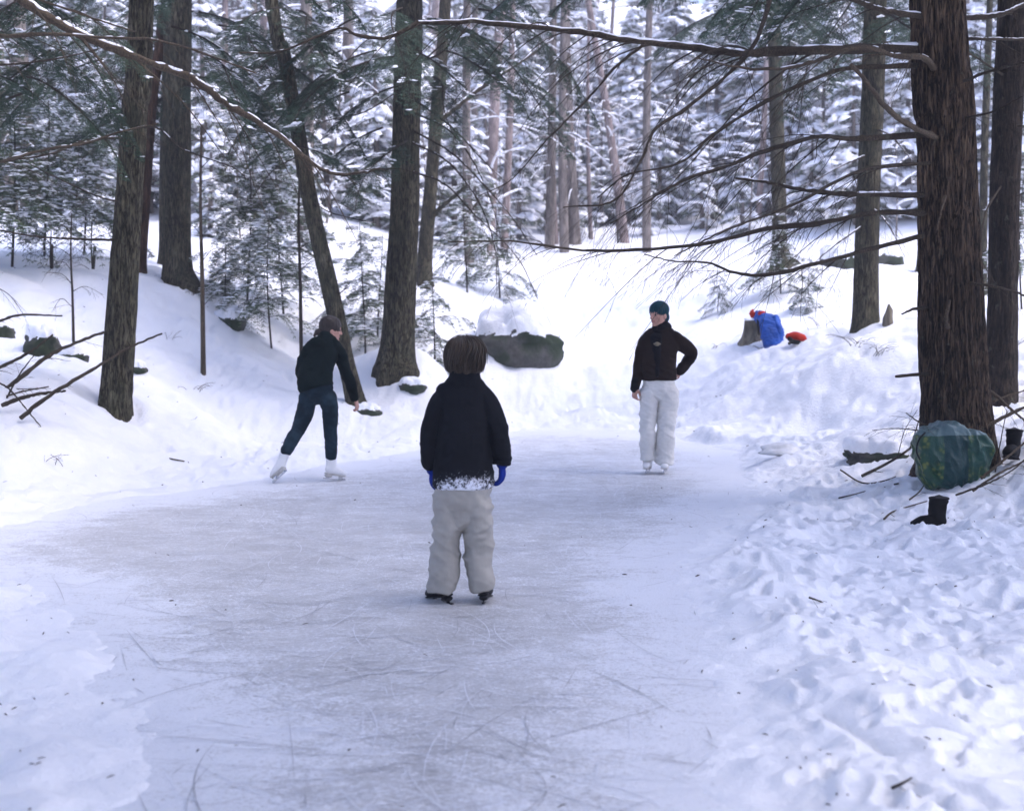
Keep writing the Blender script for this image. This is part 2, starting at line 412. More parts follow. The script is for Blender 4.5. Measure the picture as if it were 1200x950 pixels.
# ------------------------------------------------------------------ foliage and tree builders
def unit(v): v = np.asarray(v, float); return v/(np.linalg.norm(v)+1e-12)
def diamonds(mb, o, d, s, L, Wd, m=0, tilt=.35):
    """leaf shaped quads: origin o, direction d, side s (n x 3), length, width"""
    n = len(o); L = np.broadcast_to(L, (n,))[:, None]; Wd = np.broadcast_to(Wd, (n,))[:, None]
    up = np.cross(d, s); k = RNG.normal(0, tilt, (n, 1)); s = s*np.cos(k)+up*np.sin(k)
    v = np.stack([o, o+d*L*.45+s*Wd*.5, o+d*L, o+d*L*.45-s*Wd*.5], 1).reshape(-1, 3)
    mb.add(v, np.arange(n*4).reshape(-1, 4), m)
def nrm(a): return a/(np.linalg.norm(a, axis=-1, keepdims=True)+1e-12)
def spray(mb, path, rad, side0, dens=1.0, leafL=.045, leafW=.013, side_len=.5, step=.085, sub=.05, m_leaf=0, m_wood=1, m_snow=2, snow=.25, gaps=.15, rnd=random, hang=.28, roll=0.0):
    """a hemlock bough: stem, side twigs in one drooping plane, short sub twigs lined with needles, bits of snow"""
    path = np.asarray(path); n = len(path); seg = np.linalg.norm(np.diff(path, axis=0), axis=1); cum = np.r_[0, np.cumsum(seg)]; L = cum[-1]
    tube(mb, path, np.linspace(rad, rad*.2, n), 5, m_wood, False)
    T, _, _ = frames(path); O = []; D = []; Sd = []; LL = []
    s = .12*L
    while s < L:
        t = s/L; p = np.array([np.interp(s, cum, path[:, i]) for i in range(3)]); tg = unit([np.interp(s, cum, T[:, i]) for i in range(3)])
        for sg in (-1, 1):
            if rnd.random() < gaps: continue
            sd = unit(np.cross([0, 0, 1], tg)); sd = unit(sd*math.cos(roll)+np.cross(tg, sd)*math.sin(roll))*sg
            ln = side_len*(.25+.95*math.sin(PI*min(1, .12+t*.88))**.8)*rnd.uniform(.6, 1.15)*(1-.55*t)
            d0 = unit(tg*.75+sd*rnd.uniform(.7, 1.1)+np.array([0, 0, rnd.uniform(-.15, .08)]))
            k = 6; q = np.linspace(0, 1, k)[:, None]
            tw = p + d0*ln*q + np.array([0, 0, -1])*(hang*rnd.uniform(.4, 1.8)*ln*q**2) + tg*(.12*ln*q**2)
            tube(mb, tw, np.linspace(.0045, .0012, k), 3, m_wood, False)
            ns = max(2, int(ln/sub))
            tt = (np.arange(ns)+.5)/ns
            for si in (-1, 1):
                base = np.stack([np.interp(tt, q[:, 0], tw[:, i]) for i in range(3)], 1)
                dd = unit(tw[-1]-tw[0]); side = unit(np.cross([0, 0, 1], dd))*si
                l2 = .14*(1-.6*tt)*RNG.uniform(.6, 1.2, ns)*min(1.2, .5+ln)
                dir2 = nrm(dd*.8+side*.9+np.c_[RNG.normal(0, .1, ns), RNG.normal(0, .1, ns), RNG.normal(-.18, .12, ns)])
                ml = max(2, int(.11/(leafL*.55)/dens**.0))
                for a in range(ml):
                    fa = (a+.3)/ml
                    for s2 in (-1, 1):
                        if rnd.random() > dens: continue
                        o = base+dir2*(l2*fa)[:, None]; sdv = nrm(np.cross(np.array([0, 0, 1.]), dir2))*s2
                        O.append(o); D.append(nrm(dir2*.7+sdv*.75)); Sd.append(nrm(np.cross(D[-1], np.array([0, 0, 1.])))); LL.append(np.full(ns, leafL))
            if rnd.random() < snow:
                for c in range(rnd.randint(1, 3)):
                    f = rnd.uniform(.2, .9); c0 = np.array([np.interp(f, q[:, 0], tw[:, i]) for i in range(3)])
                    yaw = math.atan2(d0[1], d0[0])
                    lump(mb, c0+[0, 0, .008], (rnd.uniform(.04, .12), rnd.uniform(.02, .05), rnd.uniform(.008, .022)), .35, 1.5, 1, m_snow, rotz(yaw), .3)
        s += step*rnd.uniform(.7, 1.3)
    if O:
        O = np.concatenate(O); D = np.concatenate(D); Sd = np.concatenate(Sd); LL = np.concatenate(LL)*RNG.uniform(.7, 1.2, sum(map(len, [O])))
        diamonds(mb, O, D, Sd, LL, leafW, m_leaf)
NEAR = [M_needle, M_twig, M_snowcap]
def bough_mesh(i, L, droop, snow, **kw):
    mb = MB(); q = np.linspace(0, 1, 14)
    w = .06*L*np.sin(q*5+i)
    path = np.stack([L*q, w, .10*L*q-droop*L*q**2], 1)
    spray(mb, path, .02, None, snow=snow, **kw)
    return mb.mesh('hemlock_bough', NEAR, False)
BOUGHS = [bough_mesh(1, 2.3, .45, .22, side_len=.62), bough_mesh(2, 1.7, .35, .25, side_len=.5), bough_mesh(3, 2.8, .55, .18, side_len=.7), bough_mesh(4, 1.2, .5, .5, side_len=.4)]
def add_bough(root, loc, yaw, pitch=0, sc=1, kind=None, roll=0):
    o = bpy.data.objects.new('bough', BOUGHS[random.choice([0, 1, 2]) if kind is None else kind]); link(o, root)
    o.location = loc; o.rotation_euler = (roll, pitch, yaw); o.scale = (sc,)*3; return o

def conifer(H, seed, r=.09, spread=.30, low=.10, whorl=.34, nb=5, leaf=(.13, .045), dens=38, snowy=1.0, cut=None, twig_m=None, needle=None, droop=.35):
    rn = random.Random(seed); tr = MB(); cr = MB(); sn = MB()
    zz = np.linspace(-.5, H, 22); lean = rn.uniform(-.02, .02)
    px = np.c_[.05*np.sin(zz*.6+seed)+lean*zz, .05*np.cos(zz*.5+seed), zz]
    tube(tr, px, r*(1-.93*np.clip(zz/H, 0, 1)), 9)
    z = low*H; top = cut or H
    O = []; D = []; Sd = []; LL = []
    while z < top-.05:
        f = 1-z/H
        cx = np.array([np.interp(z, zz, px[:, 0]), np.interp(z, zz, px[:, 1]), z])
        for b in range(nb):
            yaw = rn.uniform(0, 2*PI); L = (H*spread*f**.8+.12)*rn.uniform(.6, 1.1)*(1 if z > 1.5*low*H else .7)
            dr = droop*rn.uniform(.6, 1.4); k = 6; q = np.linspace(0, 1, k)
            dirh = np.array([math.cos(yaw), math.sin(yaw), 0])
            c0 = cx+np.array([0, 0, rn.uniform(-.12, .12)])
            path = c0+dirh*(L*q)[:, None]+np.array([0, 0, 1])*(L*(.12*q-dr*q**2))[:, None]
            tube(tr, path, np.linspace(.012+.01*L, .004, k), 4, 0, False)
            n = int(dens*L*(1+L*.3)); 
            if n:
                t = RNG.uniform(.12, 1, n)**.8; hw = L*.34*np.sin(PI*np.clip(t*.9+.08, 0, 1))
                side = np.array([-dirh[1], dirh[0], 0]); off = RNG.uniform(-1, 1, n)*hw
                p = np.stack([np.interp(t, q, path[:, i]) for i in range(3)], 1)+side*off[:, None]
                p[:, 2] += RNG.normal(-.03, .03, n)-.25*np.abs(off)-.05
                d = nrm(dirh*RNG.uniform(.5, 1, (n, 1))+side*np.sign(off)[:, None]*RNG.uniform(.2, 1, (n, 1))+np.c_[np.zeros(n), np.zeros(n), RNG.uniform(-.7, .05, n)])
                O.append(p); D.append(d); Sd.append(nrm(np.cross(d, RNG.normal(0, 1, (n, 3))*.5+np.array([0, 0, 1.])))); LL.append(RNG.uniform(.6, 1.2, n)*leaf[0])
            if rn.random() < snowy:
                for c in range(3+int(L/.13)):
                    if rn.random() > .35+.5*snowy: continue
                    t = rn.uniform(.3, 1); pp = np.array([np.interp(t, q, path[:, i]) for i in range(3)])
                    side = np.array([-dirh[1], dirh[0], 0]); pp += side*rn.uniform(-.28, .28)*L; pp[2] -= .05*L*rn.random()
                    pit = math.atan2(-(.12-2*dr*t), 1)
                    lump(sn, pp+[0, 0, .02], (rn.uniform(.06, .13)+L*rn.uniform(.05, .14), rn.uniform(.05, .10)+L*rn.uniform(.04, .10), rn.uniform(.03, .07)+.025*L), .75, 2.2, 1, 0, rotz(yaw)@roty(pit), .45)
        z += whorl*rn.uniform(.7, 1.3)*(.55+.6*f)
    if O:
        diamonds(cr, np.concatenate(O), np.concatenate(D), np.concatenate(Sd), np.concatenate(LL), leaf[1], 0, .7)
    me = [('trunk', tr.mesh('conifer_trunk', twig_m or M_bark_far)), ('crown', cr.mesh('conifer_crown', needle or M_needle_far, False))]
    if sn.v: me.append(('snow_load', sn.mesh('conifer_snow', M_snowcap)))
    return me
def place(meshes, name, loc, rz, sc, label, cat, group):
    r = empty(name, loc, label, cat, group, rz); r.scale = (sc,)*3
    for n, me in meshes:
        link(bpy.data.objects.new(n, me), r)
    return r

def twigs(mb, path, r0, n, L, rn, droop=.5, spread=.9, sub=2, m=0, side=None, k=3, start=.15, fwd=.9):
    """side twigs of a bare limb"""
    path = np.asarray(path); T, N, B = frames(path); m0 = len(path)
    for j in range(n):
        t = start+(1-start)*(j+rn.random())/n; i = min(m0-1, int(t*(m0-1))); p = path[i]; tg = T[i]
        h = unit(np.cross([0, 0, 1], tg)) if side is None else np.asarray(side)
        sg = 1 if (j % 2) else -1
        d = unit(tg*fwd+h*sg*spread*rn.uniform(.5, 1.2)+np.array([0, 0, rn.uniform(-.75, .3)]))
        l = L*rn.uniform(.45, 1.25)*(1.1-.55*t); q = np.linspace(0, 1, 9)[:, None]
        bend = np.array([rn.gauss(0, .12), rn.gauss(0, .12), -droop*rn.uniform(.3, 1.4)])
        cur = p+d*l*q+bend*l*q**2+tg*l*.2*q**2
        cur = cur+np.c_[np.sin(q[:, 0]*rn.uniform(5, 9)+rn.random()*6), np.zeros(9), np.sin(q[:, 0]*rn.uniform(5, 10)+rn.random()*6)]*.018*l*q
        rr = r0*(1-.6*t)*rn.uniform(.7, 1.1)
        tube(mb, cur, np.linspace(rr, max(.0011, rr*.25), 9), 4 if rr > .004 else 3, m, False)
        if sub and l > .12: twigs(mb, cur, max(.0012, rr*.55), rn.randint(3, 5+int(l*4)), l*.42, rn, droop*.8, spread, sub-1, m, None, 3, .2, fwd)

def snow_strip(mb, path, rad, rn, cover=.6, m=0, thick=.62):
    """lying snow on the upper side of a limb, with bare gaps"""
    n = len(path)*3; p = smooth_path(path, n); rad = np.interp(np.linspace(0, 1, n), np.linspace(0, 1, len(rad)), rad)
    s = np.arange(n)*.22+rn.random()*50
    w = vn(s, s*0)*.6+vn(s*3.1, s*0+5)*.4; w = np.clip((w+2*cover-1)*2.5, 0, 1)
    i = 0
    while i < n:
        if w[i] <= 0.02: i += 1; continue
        j = i
        while j < n and w[j] > .02: j += 1
        if j-i >= 3:
            q = p[i:j].copy(); q[:, 2] += rad[i:j]*.75
            tube(mb, q, rad[i:j]*thick*np.clip(w[i:j], .15, 1), 6, m)
        i = j

class Tree:
    """a standing tree traced by its centre line: pts = (u, v, width in photo pixels) from the base upwards, at depth d"""
    def __init__(s, name, label, d, pts, bark_m, k=24, rings=70, top=13.0, flare=.35, group=None, cat='tree', ridge=0, sink=.35, detail=True, rough=.04):
        base = P(pts[0][0], pts[0][1], d); gzv = surf(base[0], base[1]); s.d = d; s.rn = random.Random(int(pts[0][0]*7+d*13))
        w = [P(u, v, d) for u, v, _ in pts]; r = [wd*.5*d/FPX for *_, wd in pts]
        w[0][2] = gzv
        dirn = unit(w[-1]-w[-2]) if len(w) > 1 else np.array([0, 0, 1.])
        dirn = unit(dirn*np.array([.6, 1, 1])); 
        if w[-1][2] < top:
            e = w[-1]+dirn*(top-w[-1][2])/dirn[2]; w.append(e); r.append(r[-1]*.45)
        b0 = w[0]-unit(w[1]-w[0])*sink; w = [b0]+w; r = [r[0]*1.1]+r
        path = smooth_path(np.c_[np.array(w), np.array(r)], rings)
        if rings > 200:
            path = smooth_path(path, rings)
        s.path = path[:, :3]; s.rad = np.maximum(path[:, 3], .004)
        s.loc = np.array([w[1][0], w[1][1], gzv]); s.path = s.path-s.loc
        s.root = empty(name, s.loc, label, cat, group)
        h = s.path[:, 2]; s.rad = s.rad*(1+flare*np.exp(-np.clip(h+.05, 0, 9)/.16))
        sd = s.rn.random()*40
        def disp(a, p):
            A = a[None, :]; hh = p[:, 2:3]; rr = s.rad[:, None]
            cx, sy = np.cos(A), np.sin(A)
            o = rr*rough*2*vn(cx*1.3+sd+hh*0, sy*1.3+hh*0, hh*.9)
            o = o+rr*flare*.8*np.exp(-np.clip(hh, 0, 9)/.22)*vn(cx*2.2+sd+hh*0, sy*2.2+hh*0, hh*.5)
            if ridge:
                f = 1.0*rr/.3
                n1 = vn(cx*13*f+sd+.35*vn(cx*4+hh*0, sy*4+hh*0, hh*6), sy*13*f+hh*0, hh*1.9+sd); n2 = vn(cx*27*f+hh*0, sy*27*f+sd+hh*0, hh*5.5)
                o = o+ridge*(-np.clip(.35-np.abs(n1), 0, .35)*3.0+.5*n2)
            return o
        mb = MB(); tube(mb, s.path, s.rad, k, 0, True, disp); mb.build('trunk', bark_m, s.root)
    def at(s, v=None, z=None):
        """index on the centre line nearest photo height v (or world height)"""
        if z is None: z = P(600, v, s.d)[2]
        return int(np.argmin(np.abs(s.path[:, 2]+s.loc[2]-z)))
    def limb(s, px, r0, r1=.004, bark_m=None, snow=0, tw=0, twL=.6, droop=.5, sub=2, n=40, name='branch', attach=True, fwd=.9, start=.15, label=None, twr=None):
        """px = (u, v, depth offset from the trunk)"""
        pts = [P(u, v, s.d+dd)-s.loc for u, v, dd in px]
        if attach:
            i = int(np.argmin(np.abs(s.path[:, 2]-pts[0][2]))); c = s.path[i]; pts[0] = c+unit(pts[1]-c)*s.rad[i]*.35
        path = smooth_path(pts, n); path[2:-1] += RNG.normal(0, r0*.10, path[2:-1].shape)
        rr = np.linspace(r0, r1, n)*(1+.35*np.exp(-np.arange(n)/1.5))
        mb = MB(); tube(mb, path, rr*(1+.12*RNG.normal(0, 1, n)), 8, 0)
        if tw: twigs(mb, path, twr or max(.0035, r0*.3), tw, twL, s.rn, droop, sub=sub, fwd=fwd, start=start)
        o = mb.build(name, bark_m or M_limb, s.root)
        if label: o['label'] = label
        if snow:
            sb = MB(); snow_strip(sb, path, rr, s.rn, snow)
            if sb.v: sb.build('lying_snow', M_snowcap, o)
        return o
    def boughs(s, n, z0, z1, sc=1.0, yaws=None, pitch=(0, .25)):
        for k in range(n):
            z = s.rn.uniform(z0, z1)-s.loc[2]; i = int(np.argmin(np.abs(s.path[:, 2]-z))); c = s.path[i]
            yaw = s.rn.uniform(*yaws) if yaws else s.rn.uniform(0, 2*PI)
            add_bough(s.root, c, yaw, s.rn.uniform(*pitch), sc*s.rn.uniform(.75, 1.2), None, s.rn.uniform(-.2, .2))
    def hang(s, px, kind=None, sc=1.0, yaw=None, pitch=.25):
        """a bough whose stem starts at the given photo point"""
        u, v, dd = px; p = P(u, v, s.d+dd)-s.loc
        add_bough(s.root, p, s.rn.uniform(0, 2*PI) if yaw is None else yaw, pitch, sc, kind, s.rn.uniform(-.25, .25))
# ------------------------------------------------------------------ near trees, one by one
big = Tree('conifer_tree', 'massive furrowed red brown conifer trunk at the right, green bag leaning at its foot', 11.3,
           [(1126,512,92),(1120,470,80),(1116,400,76),(1113,300,72),(1110,200,68),(1106,100,64),(1098,0,62)], M_bark_big, k=260, rings=620, top=14, flare=.22, ridge=.016, rough=.03)
L_ = lambda *a, **k: big.limb(*a, **k)
L_([(1080,60,0),(1000,57,-.3),(900,61,-.6),(860,62,-.7),(800,55,-.9),(740,47,-1.1),(690,39,-1.2),(640,34,-1.3),(560,26,-1.5),(490,27,-1.7)], .040, .014, M_limb, .8, 26, 1.0, .75, 2)
L_([(490,27,-1.7),(455,44,-1.8),(420,42,-1.9),(395,34,-2.0),(330,60,-2.1),(280,62,-2.2)], .016, .006, M_limb, .4, 8, .6, .5, 1, attach=False)
L_([(1078,20,0),(1030,11,-.4),(990,-4,-.7),(940,-20,-.9)], .028, .012, M_limb, .9, 8, .8, .5, 2)
L_([(1096,84,-.25),(1082,68,-.45),(1050,66,-.6),(1010,55,-.8),(960,70,-1.0),(920,80,-1.2),(870,80,-1.4),(815,68,-1.6)], .028, .006, M_limb_tan, .5, 14, .7, .7, 2)
L_([(1080,78,0),(1000,80,-.3),(960,90,-.5),(900,118,-.8),(840,155,-1.0),(795,192,-1.2),(735,205,-1.3),(700,232,-1.4)], .022, .005, M_limb, .1, 16, .8, .5, 2)
L_([(905,-10,-.5),(885,50,-.8),(850,90,-1.0),(800,130,-1.2),(768,152,-1.4),(750,190,-1.5),(720,235,-1.6),(660,243,-1.7)], .02, .005, M_limb, 0, 12, .7, .5, 2, attach=False)
L_([(755,52,-.8),(720,80,-.9),(690,115,-1),(640,165,-1.2),(600,210,-1.3),(560,230,-1.4)], .012, .003, M_limb, 0, 11, .6, .6, 2, attach=False)
L_([(1094,160,-.3),(1068,148,-.7),(1040,128,-1.1),(1018,100,-1.5),(998,76,-1.8)], .026, .014, M_limb_tan, .0, 0)
L_([(1078,156,0),(1000,163,-.4),(960,160,-.6),(900,176,-.9),(860,192,-1.1),(800,212,-1.3),(760,235,-1.5),(715,262,-1.7)], .026, .005, M_limb, .15, 24, .9, .45, 2)
L_([(1078,228,0),(1000,228,-.4),(950,224,-.6),(900,214,-.9),(862,209,-1.0)], .026, .008, M_limb, .5, 11, .7, .5, 2)
L_([(1080,250,0),(1030,249,-.3),(960,262,-.6),(900,268,-.8),(830,285,-1.1),(740,293,-1.4),(680,293,-1.6),(600,283,-1.9),(525,283,-2.1)], .026, .004, M_limb, 0, 25, .75, .6, 2)
L_([(1080,268,0),(1020,292,-.3),(960,308,-.6),(900,322,-.9),(860,319,-1.1),(830,308,-1.3),(790,306,-1.5),(755,298,-1.7)], .022, .004, M_limb, 0, 22, .7, .45, 2)
L_([(1078,190,0),(1010,200,-.8),(930,240,-1.5),(850,270,-2.0),(790,300,-2.4)], .018, .004, M_limb, 0, 19, .8, .45, 2)
L_([(1087,358,0),(1072,362,-.2),(1057,368,-.4)], .018, .008, M_limb, 0, 0, n=10)
L_([(1090,437,0),(1070,439,-.2),(1050,441,-.4)], .016, .013, M_limb, 0, 0, n=10)
L_([(1142,328,-.1),(1165,336,-.6),(1202,347,-1.2),(1240,372,-1.6)], .014, .005, M_limb_tan, 0, 6, .4)
L_([(1105,390,-.35),(1108,376,-.45),(1113,352,-.42)], .02, .012, M_limb_tan, 0, 0, n=10)
L_([(1108,215,-.35),(1105,240,-.42),(1098,270,-.45)], .014, .006, M_limb_tan, 0, 0, n=12)
L_([(1132,26,0),(1170,18,.2),(1200,6,.4),(1260,-12,.6)], .026, .012, M_limb, .9, 6, .6)
L_([(1130,42,0),(1160,46,.3),(1210,46,.6)], .02, .008, M_limb, .8, 6, .6)
L_([(1130,106,0),(1160,84,-.5),(1200,74,-.9),(1260,70,-1.3)], .016, .006, M_limb, .3, 9, .6, .5, 2)
L_([(1132,142,0),(1160,132,-.5),(1200,112,-.9)], .012, .005, M_limb, .1, 8, .5, .6, 2)
for a in [(1060,-20,-.4,3.3),(980,-30,-.8,3.5),(900,-25,-1,3.0),(820,-30,-1.2,3.3),(760,-40,-1.4,2.8),(960,10,1.0,3.2),(860,-5,1.2,3.0),(1000,-40,1.5,3.1),(1180,-20,.5,.2),(1150,-30,1,.4)]:
    big.hang((a[0], a[1]-25, a[2]+2.5), None, .8, a[3]+random.uniform(-1.2, 1.2), .12)
big.boughs(34, 6.2, 13, 1.25)

second = Tree('conifer_tree', 'dark straight conifer trunk at the right edge, just behind the massive furrowed one', 14.0,
              [(1172,466,42),(1174,400,36),(1176,300,34),(1180,150,33),(1186,0,32)], M_bark_dark, k=80, rings=220, top=14, flare=.3, ridge=.008)
for px in ([(1170,90,0),(1130,60,-.6),(1100,55,-1)],[(1186,155,0),(1200,148,-.2),(1240,160,-.5)],[(1180,235,0),(1210,222,-.3)],[(1172,210,0),(1155,250,-.5),(1150,300,-.7),(1165,330,-.8)]):
    second.limb(px, .012, .004, M_limb, .2, 5, .5)
second.boughs(26, 4.7, 13, 1.1)

slim = Tree('slender_tree', 'slender pale trunk seen in the gap between the two right hand conifers', 22, [(1152,335,10),(1153,200,9),(1158,60,8),(1160,0,7)], M_bark_mid, k=10, top=12)
t10 = Tree('conifer_tree', 'straight brown trunk with snow piled at its base, left of the massive right conifer', 19,
           [(1014,392,32),(1014,350,30),(1017,250,28),(1022,120,26),(1026,0,25)], M_bark_mid, k=60, rings=160, top=13, flare=.18, ridge=.006)
for px in ([(1014,180,0),(985,195,-.6),(940,220,-1)],[(1020,150,0),(1045,160,-.5),(1070,190,-.8)],[(1016,240,0),(1040,262,-.5),(1060,300,-.8)],[(1010,262,0),(975,290,-.6),(930,330,-1.2)]):
    t10.limb(px, .016, .005, M_limb, .8, 8, .7)
t10.boughs(22, 5.6, 13, 1.1)
t11 = Tree('conifer_tree', 'mid distance trunk with drooping lower twigs behind the blue jacket', 27, [(918,318,24),(914,290,18),(912,200,17),(908,60,16),(905,0,15)], M_bark_mid, k=24, top=13, flare=.5)
t11.boughs(16, 8.0, 13, 1.3)
t12 = Tree('conifer_tree', 'trunk half hidden behind the left edge of the massive right conifer', 27, [(1082,312,18),(1086,250,16),(1090,100,15),(1092,0,14)], M_bark_mid, k=20, top=13)

# left group
t1 = Tree('conifer_tree', 'dark knotty trunk standing in a snow hollow beside fallen branches on the left', 14.0,
          [(134,476,38),(138,430,36),(143,350,34),(150,250,32),(158,130,30),(166,0,29)], M_bark_mid, k=90, rings=260, top=13, flare=.12, ridge=.009)
t1.limb([(140,160,0),(100,165,-.5),(60,180,-.9),(0,190,-1.3)], .018, .008, M_limb, .5, 6, .6)
t1.limb([(138,283,0),(90,280,-.5),(40,277,-.9),(-10,268,-1.2)], .016, .007, M_limb, .2, 8, .5)
t1.limb([(145,237,0),(120,232,-.3),(80,215,-.6),(30,190,-1.0)], .012, .005, M_limb, .2, 8, .5)
t1.limb([(160,150,-.1),(185,150,-.5),(215,175,-.8),(270,195,-1.0),(290,210,-1.2)], .012, .004, M_limb, .6, 6, .5)
t1.boughs(14, 5.2, 13, 1.1)
for a in [(110,40,-.5,3.2),(60,60,-.8,3.0),(120,70,.5,3.6),(40,110,-1,3.3),(200,30,-.6,.1),(230,60,-.4,5.5),(90,20,.6,4.2)]:
    t1.hang(a[:3], None, .62, a[3], .35)
t2 = Tree('conifer_tree', 'thin reddish trunk just behind the dark knotty left trunk', 20, [(163,326,15),(168,250,14),(178,120,12),(192,0,11)], M_bark_red, k=24, top=12)
t3 = Tree('conifer_tree', 'thick pale grey brown trunk rising from the top of the left snow bank', 20, [(211,334,36),(208,300,32),(207,200,33),(207,100,32),(208,0,31)], M_bark_mid, k=70, rings=180, top=13, flare=.35, ridge=.006)
t3b = Tree('conifer_tree', 'narrow trunk touching the left side of the thick pale grey one', 23, [(192,290,12),(193,200,12),(196,60,11),(197,0,11)], M_bark_mid, k=16, top=12)
t3.boughs(24, 5.0, 13, 1.1)
for a in [(250,30,-1,5.6),(290,20,-1.5,5.0),(300,60,-1.5,5.8),(340,10,-1.8,5.2),(220,-10,-1,4.4),(270,80,-.8,5.2)]:
    t3.hang(a[:3], None, .8, a[3], .3)
t4 = Tree('conifer_tree', 'leaning thin trunk slanting down to the right behind the dark hooded skater', 17.5,
          [(418,466,24),(406,425,20),(394,370,21),(380,310,20),(362,230,19),(345,130,17),(332,60,16),(318,0,15)], M_bark_mid, k=50, rings=170, top=11, flare=.2, ridge=.006)
for px in ([(390,350,0),(410,335,-.2)],[(362,235,0),(390,250,-.4),(440,262,-.7)],[(352,180,0),(320,200,-.4),(290,240,-.7)],[(345,140,0),(380,110,-.4),(420,90,-.8)]):
    t4.limb(px, .011, .004, M_limb, .3, 6, .5, n=16)
for a in [(345,150,-.5,2.6),(350,170,-.5,.4),(335,60,-.5,3.2),(330,30,-.6,0.2),(325,10,-.5,4.2),(370,60,-.6,5.2)]:
    t4.hang(a[:3], 1, .6, a[3], .3)
t5 = Tree('conifer_tree', 'thick straight trunk with mossy root flare in the centre left behind the child', 18.5,
          [(464,428,42),(467,390,38),(471,300,35),(475,200,33),(478,100,32),(480,0,31)], M_bark_mid, k=90, rings=240, top=13, flare=.28, ridge=.008)
for px, tw in (([(490,85,0),(515,55,-.5),(545,25,-.9),(575,-10,-1.2)],5),([(490,78,0),(520,60,-.8),(535,30,-1.2),(560,-15,-1.5)],4),([(490,112,0),(530,150,-.8),(568,190,-1.3),(595,215,-1.6)],9),([(490,128,0),(525,152,-.7),(552,185,-1.2),(575,235,-1.6),(590,290,-1.9)],9),
             ([(490,150,0),(530,180,-.8),(570,220,-1.3),(600,255,-1.7),(630,300,-2)],9),([(488,163,0),(525,190,-.8),(560,235,-1.3),(580,290,-1.6),(582,340,-1.9)],8),([(486,200,0),(520,215,-.6),(555,250,-1.1),(605,300,-1.6),(630,350,-1.9)],8)):
    t5.limb(px, .016, .004, M_limb, .45, tw, .9, .55, 2)
t5.limb([(462,195,0),(440,200,-.4),(400,207,-.8)], .016, .012, M_limb_tan, .1, 2, .5)
t5.limb([(462,100,0),(430,130,-.5),(390,140,-.9),(350,150,-1.3)], .012, .004, M_limb, .2, 7, .5)
for a in [(470,100,-1,3.2),(440,60,-1.2,3.4),(420,20,-1.2,3.0),(480,60,-1,5.6),(500,30,-1,.2),(520,60,-.9,5.8),(450,150,-1,3.0),(410,110,-1.4,3.3),(470,10,-1.4,4.8),(560,10,-1,6.1),(400,60,.6,3.1),(470,165,-.5,4.4),(430,-10,1,3.0),(530,-10,1.5,0.3),(500,90,-.5,5.1)]:
    t5.hang(a[:3], None, .75, a[3], .35)
t5.boughs(26, 5.0, 13, 1.15)
t6 = Tree('slender_tree', 'grey forked trunk just right of the thick mossy centre trunk', 24, [(497,335,20),(499,290,17),(504,230,16),(512,130,15),(522,0,13)], M_bark_mid, k=26, top=12, rings=60)
t6.limb([(505,262,0),(515,245,-.2),(530,232,-.4),(550,215,-.5)], .05, .03, M_bark_mid, .3, 4, 1.0)
t6.limb([(520,140,0),(545,118,.3),(575,95,.5),(600,80,.8),(650,45,1.2)], .05, .02, M_limb, 1.0, 6, 1.0)

# tree whose trunk stands beyond the left edge and whose limbs reach into view
tl = Tree('conifer_tree', 'unseen trunk past the left edge whose long snow topped limb crosses the upper left', 12.0, [(-130,520,60),(-135,300,55),(-140,100,50),(-150,-100,46)], M_bark_mid, k=60, rings=160, top=13, ridge=.008)
tl.limb([(-140,-60,0),(-60,-45,-.4),(20,-2,-.8),(70,28,-.9),(120,52,-1.0),(180,75,-1.1),(232,96,-1.2),(262,120,-1.2),(300,142,-1.2),(335,165,-1.1),(365,190,-1.0),(392,204,-.9),(420,203,-.8),(445,197,-.7)], .045, .010, M_limb_tan, .8, 14, .9, .6, 2, n=90, label='long limb with a ridge of snow, drooping across the upper left')
tl.limb([(-138,0,0),(-60,30,-.5),(0,42,-.9),(60,40,-1.0),(130,45,-1.1),(180,47,-1.2),(230,60,-1.2),(300,86,-1.3)], .022, .006, M_limb_tan, .4, 12, .8, .6, 2)
tl.limb([(-138,60,0),(-60,70,-.5),(0,76,-.9),(60,70,-1.0),(115,58,-1.1)], .015, .006, M_limb, .4, 8, .8, .6, 2)
tl.limb([(-135,-20,0),(-20,-20,.3),(60,5,.2),(110,22,.1),(160,38,0)], .018, .006, M_limb_tan, .2, 8, .6)
tl.limb([(-135,200,0),(-60,205,-.5),(0,190,-1.2),(50,176,-1.3),(100,168,-1.4),(140,155,-1.4),(185,145,-1.4)], .018, .007, M_limb_tan, .5, 7, .6, .7, 2)
for a in [(10,-10,-.5,.2),(40,10,-.3,5.6),(-20,30,-.4,.3),(20,50,.3,.5),(70,10,.5,5.9),(-30,80,-.4,.1),(30,90,.5,5.9)]:
    tl.hang(a[:3], None, .5, a[3], .3)
tl.boughs(10, 5.2, 12, 1.0)

